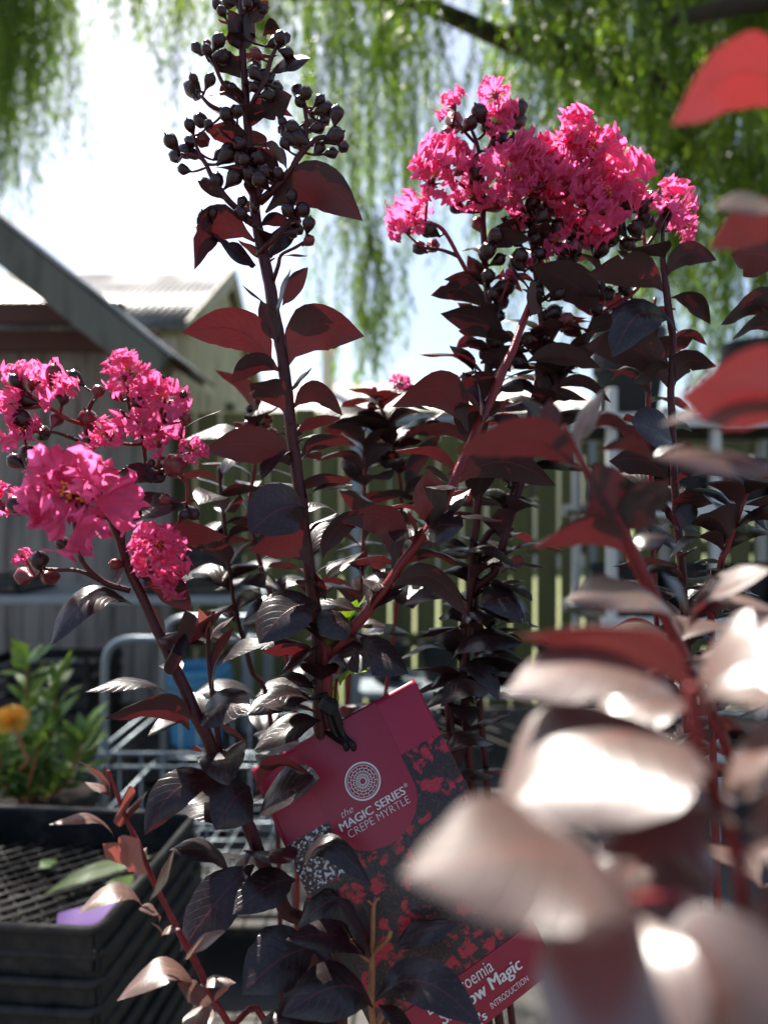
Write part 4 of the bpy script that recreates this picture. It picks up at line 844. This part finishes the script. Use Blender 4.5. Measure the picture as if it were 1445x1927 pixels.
# ================================================================== the near plant, out of focus
E_ = potted('crepe_myrtle', (.17, .24, 0), 'close crepe myrtle with large bronze leaves shining in the sun', 'shrub', .13, .27)
ES = [[(1500, 2600, .19, 12), (1420, 1900, .165, 14), (1385, 1620, .16, 14), (1350, 1515, .158, 15), (1318, 1430, .156, 15), (1303, 1350, .155, 15), (1300, 1290, .155, 13)],
      [(1480, 1900, .26, 10), (1380, 1450, .27, 10), (1300, 1260, .275, 10), (1250, 1160, .28, 10), (1210, 1093, .28, 9), (1184, 1046, .28, 9), (1164, 1006, .28, 8), (1150, 960, .28, 5)],
      [(1620, 1800, .21, 13), (1600, 1400, .205, 12), (1560, 1000, .20, 12), (1535, 780, .20, 11), (1525, 500, .20, 9), (1525, 210, .20, 7)],
      [(1300, 1260, .275, 8), (1180, 1010, .275, 7), (1110, 900, .275, 7), (1085, 850, .275, 6), (1060, 800, .275, 4)]]
for i, c in enumerate(ES[:3]): stem(E_, c, 'redstem', 'stem', tail=(.17, .24, .24))
stem(E_, ES[3], 'redstem', 'stem')
for l in [(1166, 1004, .275, 1258, 903, -.01, .02, -62, .55), (1162, 1002, .275, 1118, 872, -.01, .05, -70, .62), (1176, 1044, .275, 998, 1032, -.02, .20, -45, .36), (1182, 1046, .28, 1260, 1010, .0, .2, 30, .6), (1170, 1030, .285, 1085, 1010, .0, .2, 30, .5), (1088, 884, .275, 858, 850, -.02, .16, -42, .32), (1076, 846, .28, 1134, 733, -.01, .03, 999, .52), (1050, 830, .28, 972, 738, .0, .05, 40, .42), (1036, 816, .275, 1036, 752, 0, .02, -78, .55),
          (1100, 812, .29, 1198, 820, -.01, .26, -45, .32), (1225, 868, .29, 1122, 846, -.01, .20, -40, .30), (1225, 866, .285, 1290, 835, .0, .1, 20, .3),
          (1290, 1215, .24, 1066, 1132, -.02, .22, 38, .40), (1296, 1190, .25, 1450, 1070, -.02, .12, 48, .55), (1290, 1160, .26, 1245, 1075, .0, .1, 55, .6), (1300, 1180, .25, 1470, 1150, -.01, .2, 30, .4), (1310, 1170, .25, 1350, 1100, .0, .05, -60, .35)]:
    leaf(E_, *l, kind='near' if l[2] < .255 else 'dark', hi=True)
for l in [(1525, 215, .20, 1262, 236, -.015, .26, -42, .36), (1525, 430, .20, 1338, 392, -.01, .12, 35, .40), (1520, 440, .21, 1332, 468, .0, .2, -50, .42), (1535, 782, .20, 1276, 746, -.02, .10, -68, .44), (1540, 800, .20, 1240, 800, -.01, .14, 20, .2), (1550, 975, .20, 1224, 858, -.02, .14, 14, .42),
          (1298, 1306, .188, 972, 1196, -.004, .16, -30, .32), (1290, 1322, .176, 946, 1306, -.006, .16, 999, .50), (1308, 1412, .158, 936, 1545, -.008, .18, 999, .80), (1196, 1696, .122, 758, 1650, -.004, .15, 999, .66), (1352, 1532, .160, 1128, 1612, -.01, .14, 999, .70), (1312, 1296, .165, 1560, 1165, -.01, .12, 999, .62), (1330, 1330, .150, 1600, 1330, -.01, .12, 40, .5), (1400, 1560, .15, 1600, 1500, -.01, .1, 999, .5), (1390, 1660, .145, 1580, 1560, -.01, .12, 40, .6), (1400, 1720, .14, 1600, 1760, -.01, .1, 999, .6), (1360, 1520, .19, 1180, 1480, -.01, .15, 35, .6), (1340, 1600, .19, 1120, 1700, -.01, .15, 30, .6), (1290, 1690, .13, 1260, 2050, -.01, .1, 35, .6), (1420, 1760, .15, 1480, 2050, -.01, .1, 45, .7), (1300, 1330, .2, 1100, 1400, .0, .15, 35, .6), (1318, 1318, .152, 1580, 1350, -.01, .18, 48, .42), (1362, 1492, .155, 1560, 1400, -.01, .14, 999, .72), (1190, 1712, .122, 1105, 2080, -.016, .10, 999, .70), (1290, 1690, .124, 1400, 2120, -.010, .12, 999, .80), (1392, 1600, .16, 1560, 1660, -.01, .2, 40, .5), (1400, 1700, .16, 1540, 1850, -.01, .15, 50, .5), (1330, 1640, .16, 1240, 1720, .0, .2, 40, .6)]:
    leaf(E_, *l, kind='near', hi=True)
stem(E_, [(1400, 1760, .162, 12), (1330, 1720, .15, 12), (1290, 1690, .128, 12), (1190, 1695, .124, 9)], 'redstem', 'stem')

# ================================================================== crimson plant tag
TQ = [P(470, 1450, .452), P(780, 1278, .466), P(1052, 1832, .425), P(752, 2050, .41)]
def TP(u, v, h=0.0):
    a = TQ[0].lerp(TQ[1], u); b = TQ[3].lerp(TQ[2], u); p = a.lerp(b, v)
    n = (TQ[1] - TQ[0]).cross(TQ[3] - TQ[0]).normalized(); n = n if n.y < 0 else -n
    bow = .010 * math.sin(math.pi * v) * .6 - .016 * max(0, v - .86) ** 2 * 20 * u - .004 * (2 * u - 1) ** 2
    return p + n * (h + bow)
TG = empty('plant_tag', tuple(TP(.518, .09)), 'crimson card tag with round emblem and flower photo tied to the cane', 'tag')
def redmat(name, col, rough=.34):
    k = NT(name); k.b.inputs['Base Color'].default_value = (*col, 1); k.b.inputs['Roughness'].default_value = rough
    k.l(k.bump(k.noise(900, 3), .06, .0004), k.b.inputs['Normal']); return k.m
M['tagred'] = redmat('crimson_print', (.34, .013, .050)); M['tagred2'] = redmat('deeper_crimson_print', (.29, .010, .038)); M['ink'] = redmat('white_ink', (.72, .68, .68))
def photo_mat():
    k = NT('printed_flower_photo'); co = k.n('ShaderNodeTexCoord').outputs['Object']
    mp = k.n('ShaderNodeMapping'); k.l(co, mp.inputs[0]); mp.inputs['Scale'].default_value = (1, 1, 1)
    leafn = k.noise(620, 7, vec=co, rough=.7); c = k.ramp(leafn, [(.38, (.008, .006, .008)), (.55, (.035, .020, .022)), (.66, (.06, .045, .04)), (.80, (.20, .18, .17))])
    vb = k.n('ShaderNodeTexVoronoi', i_Scale=115.0); wv = k.n('ShaderNodeVectorMath', operation='ADD'); wn = k.noise(160, 4, vec=co, out=1)
    sc = k.n('ShaderNodeVectorMath', operation='SCALE'); k.l(wn, sc.inputs[0]); sc.inputs['Scale'].default_value = .016; k.l(co, wv.inputs[0]); k.l(sc.outputs[0], wv.inputs[1]); k.l(wv.outputs[0], vb.inputs['Vector'])
    blob = k.ramp(vb.outputs['Distance'], [(.34, (1, 1, 1)), (.50, (0, 0, 0))]); sel = k.ramp(k.noise(30, 2, vec=co), [(.45, (0, 0, 0)), (.49, (1, 1, 1))])
    red = k.mix(k.noise(700, 3, vec=co), (.14, .003, .012), (.70, .035, .07)); c = k.mix(k.math('MULTIPLY', blob, sel), c, red)
    k.l(c, k.b.inputs['Base Color']); k.b.inputs['Roughness'].default_value = .34; return k.m
M['photo'] = photo_mat()
def photo2_mat():
    k = NT('printed_foliage_photo'); co = k.n('ShaderNodeTexCoord').outputs['Object']; n = k.noise(520, 5, vec=co)
    c = k.ramp(n, [(.46, (.03, .008, .012)), (.54, (.12, .08, .09)), (.60, (.55, .58, .62))]); k.l(c, k.b.inputs['Base Color']); k.b.inputs['Roughness'].default_value = .34; return k.m
M['photo2'] = photo2_mat()
TL_ = TG.location
def tag_sheet(name, rows, mat, h, th=0.0, n=14):
    """rows: list of (v, u0, u1) from top to bottom"""
    vs, fs = [], []; 
    for v, u0, u1 in rows:
        for j in range(n + 1): vs.append(TP(u0 + (u1 - u0) * j / n, v, h) - TL_)
    for i in range(len(rows) - 1):
        for j in range(n): fs.append((i * (n + 1) + j, (i + 1) * (n + 1) + j, (i + 1) * (n + 1) + j + 1, i * (n + 1) + j + 1))
    o = obj(name, mesh(vs, fs, mat, True), TG)
    if th: md = o.modifiers.new('t', 'SOLIDIFY'); md.thickness = th; md.offset = 0
    return o
# card with a punched hole
def card():
    vs, fs = [], []; nu, nv = 40, 60; hu, hv, hr = .518, .092, .014
    for i in range(nv + 1):
        for j in range(nu + 1): vs.append(TP(j / nu, i / nv) - TL_)
    for i in range(nv):
        for j in range(nu):
            if abs((j + .5) / nu - hu) < .016 and abs((i + .5) / nv - hv) < .009: continue
            fs.append((i * (nu + 1) + j, (i + 1) * (nu + 1) + j, (i + 1) * (nu + 1) + j + 1, i * (nu + 1) + j + 1))
    o = obj('card', mesh(vs, fs, M['tagred'], True), TG); md = o.modifiers.new('t', 'SOLIDIFY'); md.thickness = .0006; md.offset = 0
card()
H1 = .0005
tag_sheet('photo_print', [(.193 + .64 * i / 24, .75, .999) for i in range(25)], M['photo'], H1)
tag_sheet('photo_print', [(.255 + .155 * i / 8, .001, .268) for i in range(9)], M['photo2'], H1)
tag_sheet('photo_print', [(.41 + .423 * i / 16, .001, .7495) for i in range(17)], M['photo'], H1)
# fill between: photo behind the rounded tongue
tag_sheet('photo_print', [(.30 + .1095 * i / 6, .2685, .7495) for i in range(7)], M['photo'], H1)
ton = []
for i in range(25):
    t = i / 24; v = .005 + .405 * t
    if v < .28: u0, u1 = .262, .752
    else:
        q = (v - .28) / .13; hw = .245 * math.sqrt(max(0, 1 - q * q)); u0, u1 = .507 - hw, .507 + hw
    ton.append((v, u0, u1))
tag_sheet('tongue_panel', ton, M['tagred2'], H1 * 1.9)
tag_sheet('lower_panel', [(.835 + .164 * i / 6, .001, .999) for i in range(7)], M['tagred2'], H1 * 1.9)
ASP = (TQ[1] - TQ[0]).length / (TQ[3] - TQ[0]).length
def tag_text(body, u0, u1, v, cap, bold=0.0, shear=0.0, h=H1 * 3):
    cu = bpy.data.curves.new('t', 'FONT'); cu.body = body; cu.size = 1; cu.offset = min(0, bold); cu.shear = shear; cu.fill_mode = 'FRONT'; cu.resolution_u = 3
    to = bpy.data.objects.new('t', cu); COL.objects.link(to); dg = bpy.context.evaluated_depsgraph_get(); dg.update()
    me = bpy.data.meshes.new_from_object(to.evaluated_get(dg)); bpy.data.objects.remove(to); bpy.data.curves.remove(cu)
    if bold > 0:                                                     # heavier weight: three shifted passes in one mesh
        bm = bmesh.new(); bm.from_mesh(me); g0 = bm.verts[:] + bm.edges[:] + bm.faces[:]
        for kk in (1, 2):
            d_ = bmesh.ops.duplicate(bm, geom=g0)
            for q in d_['geom']:
                if isinstance(q, bmesh.types.BMVert): q.co.x += bold * 4 * kk; q.co.z = .05 * kk
        bm.to_mesh(me); bm.free()
    xs = [q.co.x for q in me.vertices]; x0, x1 = min(xs), max(xs); sx = (u1 - u0) / (x1 - x0)
    for q in me.vertices:
        q.co = TP(u0 + (q.co.x - x0) * sx, v - q.co.y / .70 * cap * ASP, h + q.co.z * .001) - TL_
    me.materials.clear(); me.materials.append(M['ink']); o = obj('lettering', me, TG)
    return o
tag_text('the', .335, .405, .268, .036, -.012, .3)
tag_text('MAGIC SERIES', .300, .690, .302, .042, .006)
tag_text('®', .695, .715, .286, .020)
tag_text('CREPE MYRTLE', .325, .690, .332, .040, -.016)
tag_text('Lagerstroemia', .30, .70, .880, .066, .0)
tag_text('Shadow Magic', .34, .84, .926, .066, .008)
tag_text('INTRODUCTION', .60, .84, .972, .032, .0)
tag_text("ng's", .46, .56, .986, .050, .01)
# round emblem
def ring(m, r0, r1, a0=0, a1=2 * math.pi, n=40):
    cu, cv = .512, .202
    pts = lambda r, a: TP(cu + r * math.cos(a), cv + r * math.sin(a) * ASP, H1 * 3) - TL_
    vs = []
    for i in range(n + 1):
        a = a0 + (a1 - a0) * i / n; vs += [pts(r0, a), pts(r1, a)]
    m.add(vs, [(2 * i, 2 * i + 1, 2 * i + 3, 2 * i + 2) for i in range(n)])
m = MB(); ring(m, .088, .097); ring(m, .0155, .019, n=24)
for r in (.080, .065, .050, .034): ring(m, r - .0014, r + .0014)
for r0, r1, n_, ph in ((.066, .079, 16, 0), (.051, .064, 16, .2), (.035, .049, 22, 0), (.019, .033, 20, .1)):
    for i in range(n_):
        a = ph + i * 2 * math.pi / n_; ring(m, r0, r1, a - .0012 / r0, a + .0012 / r0, 1)
m.build('emblem', M['ink'], TG)
# black tie through the hole round the cane
hp = TP(.518, .095, .0); kn = P(618, 1328, .448); ca = P(602, 1328, .462)
for d in (-.0022, .0022):
    o_ = Vector((d, 0, 0)); pts = [ca + Vector((.004, -.006, 0)) + o_, kn + o_, TP(.505, .035, .0030) + o_, hp + Vector((0, -.0035, .004)) + o_, hp + Vector((0, .003, -.001)) + o_, TP(.51, .05, -.005) + o_, kn + Vector((0, .006, 0)) + o_]
    q = smooth_line([(p, .0019) for p in pts], 6); m = MB(); m.tube([p - TL_ for p, _ in q], .0019, 8); m.build('tie', M['plastic'], TG, smooth=True)
m = MB(); m.tube([ca + Vector((.0062 * math.cos(a), .0062 * math.sin(a), .0006 * i)) - TL_ for i, a in enumerate([k * math.pi / 8 for k in range(28)])], .0016, 8); m.build('tie_loop', M['plastic'], TG, smooth=True)
m = MB(); m.box(kn - TL_, (.011, .008, .010), Matrix.Rotation(.5, 3, 'Y'), bev=.002); m.build('tie_knot', M['plastic'], TG)

# ================================================================== stack of black trays
def tray_parts():
    W, D, H = .36, .33, .052
    m = MB()
    for c, s in (((0, -D / 2, -H / 2), (W - .008, .004, H)), ((0, D / 2, -H / 2), (W - .008, .004, H)), ((-W / 2, 0, -H / 2), (.004, D, H)), ((W / 2, 0, -H / 2), (.004, D, H))): m.box(c, s, bev=.001)
    wall = m.me(M['plasticdust'])
    m = MB(); rr = .013
    m.tube(bent([(0, -D / 2 - .004, 0), (W / 2 + .004, -D / 2 - .004, 0), (W / 2 + .004, D / 2 + .004, 0), (-W / 2 - .004, D / 2 + .004, 0), (-W / 2 - .004, -D / 2 - .004, 0), (0, -D / 2 - .004, 0)], .02, 4), .0062, 7)
    rim = m.me(M['plasticdust'], True)
    m = MB(); n = 11
    for sgn in (-1, 1):
        for i in range(-n, n + 1):
            c0 = i * .033; pts = []
            # line y = sgn*x + c0 clipped to the tray floor
            xs = sorted([max(-W / 2, min(W / 2, x)) for x in (((-D / 2) - c0) / sgn, ((D / 2) - c0) / sgn)])
            if xs[1] - xs[0] < .01: continue
            a = Vector((xs[0], sgn * xs[0] + c0, -H)); b = Vector((xs[1], sgn * xs[1] + c0, -H))
            m.tube([a + Vector((0, 0, .0016 * sgn)), b + Vector((0, 0, .0016 * sgn))], .0021, 4)
    for i in range(1, 4): m.box((0, -D / 2 + D * i / 4, -H - .003), (W, .006, .004))
    lat = m.me(M['plasticdust'])
    return wall, rim, lat, W, D, H
wall_me, rim_me, lat_me, TW, TD, TH = tray_parts()
cn = P(183, 1734, .90); TC = Vector((cn.x - TW / 2 + .02, .90 + TD / 2, cn.z)); rzt = R(-5)
NTR = 9
for i in range(NTR):
    z = TC.z - i * .033
    lab = 'black lattice floored seedling tray on top of the stack, holding leaf scraps' if i == 0 else 'black seedling tray nested in the stack, %s one below the leaf strewn top tray' % ('first', 'second', 'third', 'fourth', 'fifth', 'sixth', 'seventh', 'eighth')[i - 1]
    e = empty('seedling_tray', (TC.x + random.uniform(-.003, .003), TC.y + random.uniform(-.003, .003), z), lab, 'tray', 'stacked seedling trays', rzt + random.uniform(-.008, .008))
    s = 1 - .012 * (i == 0) * 0
    obj('tray_wall', wall_me, e); obj('rim', rim_me, e); obj('lattice_floor', lat_me, e)
zt = TC.z - (NTR - 1) * .033 - TH - .0075
PT = empty('tray_stand', (TC.x, TC.y, 0), 'low black stand under the stack of seedling trays', 'stand')
m = MB(); m.box((0, 0, zt - .012), (.40, .38, .024), bev=.003); m.build('top', M['plasticdust'], PT)
for sx in (-1, 1):
    for sy in (-1, 1):
        m = MB(); m.box((sx * .17, sy * .16, (zt - .024) / 2), (.035, .035, zt - .024)); m.build('leg', M['plasticdust'], PT)
zf = TC.z - TH + .006
def scrap(bx, tx, wid, bul, lab, kind='green'):
    e = empty('leaf_scrap', bx, lab, 'leaf'); T = Vector(tx); N = Vector((0, -.3, 1)).normalized()
    leaf3(e, bx, T, N, bul, Vector((0, 0, 1)), wid, M[kind], .1, 0)
xr = TC.x + TW / 2
scrap((xr - .15, TC.y - .02, zf + .004), (xr - .025, TC.y + .06, zf + .02), .20, .05, 'long green leaf scrap lying across the tray lattice')
scrap((xr - .04, TC.y + .02, zf + .012), (xr - .055, TC.y - .05, zf + .004), .5, .05, 'broad green leaf scrap beside the purple plastic label')
scrap((xr - .03, TC.y - .02, zf + .006), (xr - .0, TC.y + .0, zf + .02), .6, .05, 'small oval green leaf scrap near the tray corner')
scrap((xr - .19, TC.y + .05, zf + .006), (xr - .175, TC.y + .075, zf + .008), .8, .05, 'tiny yellow green leaf scrap alone on the lattice')
m = MB(); m.box((0, 0, 0), (.075, .05, .0012), bev=.0004); pl = m.build('plant_label', M['purple'], None, (xr - .052, TC.y - .115, zf + .019)); pl.rotation_euler = (R(20), R(-8), R(15)); tag(pl, 'purple plastic plant label lying in the corner of the top tray', 'label')

# ================================================================== shrub with yellow pincushion flower
crate('plastic_crate', (-.66, 1.62, 0), (.44, .36, .40), 'black slatted crate under the green potted shrub')
m = MB(); m.box((-.66, 1.62, .411), (.44, .36, .018)); tag(m.build('board', M['plasticdust']), 'flat black board under the green potted shrub', 'board')
SB = potted('pincushion_shrub', (-.76, 1.60, .421), 'green leafy potted shrub with a round yellow pincushion flower', 'shrub', .14, .20)
SHS = [[(-.70, 1.60, .58), (-.70, 1.58, .75), (-.69, 1.56, .90)], [(-.70, 1.60, .58), (-.64, 1.58, .72), (-.615, 1.56, .86)], [(-.70, 1.60, .58), (-.76, 1.56, .70), (-.80, 1.52, .78)], [(-.70, 1.60, .58), (-.66, 1.52, .66), (-.60, 1.46, .76)], [(-.70, 1.60, .58), (-.72, 1.52, .66), (-.70, 1.45, .78)], [(-.70, 1.60, .58), (-.60, 1.58, .64), (-.545, 1.56, .74)]]
SHS = [[(-.76 + (p[0] + .70) * .8, p[1], p[2]) for p in c] for c in SHS]
rnd = random.Random(5)
for c in SHS:
    q = smooth_line([(Vector(p), .005) for p in c], 8); m = MB(); m.tube([p - SB.location for p, _ in q], [.006 * (1 - .6 * i / len(q)) for i in range(len(q))], 6); m.build('stem', M['twig'], SB, smooth=True)
    for i in range(4, len(q)):
        for k in range(3):
            B = q[i][0]; a = rnd.uniform(0, 6.28); e = rnd.uniform(.2, 1.1); D = Vector((math.cos(a) * math.cos(e), math.sin(a) * math.cos(e), math.sin(e)))
            N = Vector((0, 0, 1)) - D * D.z + Vector((rnd.uniform(-.4, .4), rnd.uniform(-.6, .2), 0)); b0 = Vector((0, 0, 1)) - D * D.z
            leaf3(SB, B, B + D * rnd.uniform(.06, .095), N.normalized(), rnd.uniform(-.05, .12), b0.normalized(), rnd.uniform(.22, .34), M['shrub'], .3, .05, False, rnd)
m = MB(); fc = P(24, 1358, 1.40)
for i in range(170):
    zz = 1 - 1.75 * i / 170; a = i * 2.39996; rr = math.sqrt(max(0, 1 - zz * zz)); d = Vector((rr * math.cos(a), rr * math.sin(a), zz))
    m.tube([d * .008, d * .022 + Vector((0, 0, .002)), d * .031 + Vector((0, 0, .004 * rr))], [.0012, .0009, .0013], 4)
M['pin'] = simple('yellow_orange_style', (.78, .40, .04), .5, 0, .3, 30, 0)
m.build('flower_head', M['pin'], SB, fc - SB.location)
q = [Vector((-.78, 1.56, .66)), fc + Vector((.02, .02, -.08)), fc]; m = MB(); m.tube([p - SB.location for p in q], .004, 6); m.build('flower_stem', M['twig'], SB)

auto_leaves(E_, ES[1][0:4], 7, .040, 'near', .05, .8, .5, 61)
auto_leaves(E_, ES[2][0:3], 5, .040, 'near', .05, .9, .5, 62)
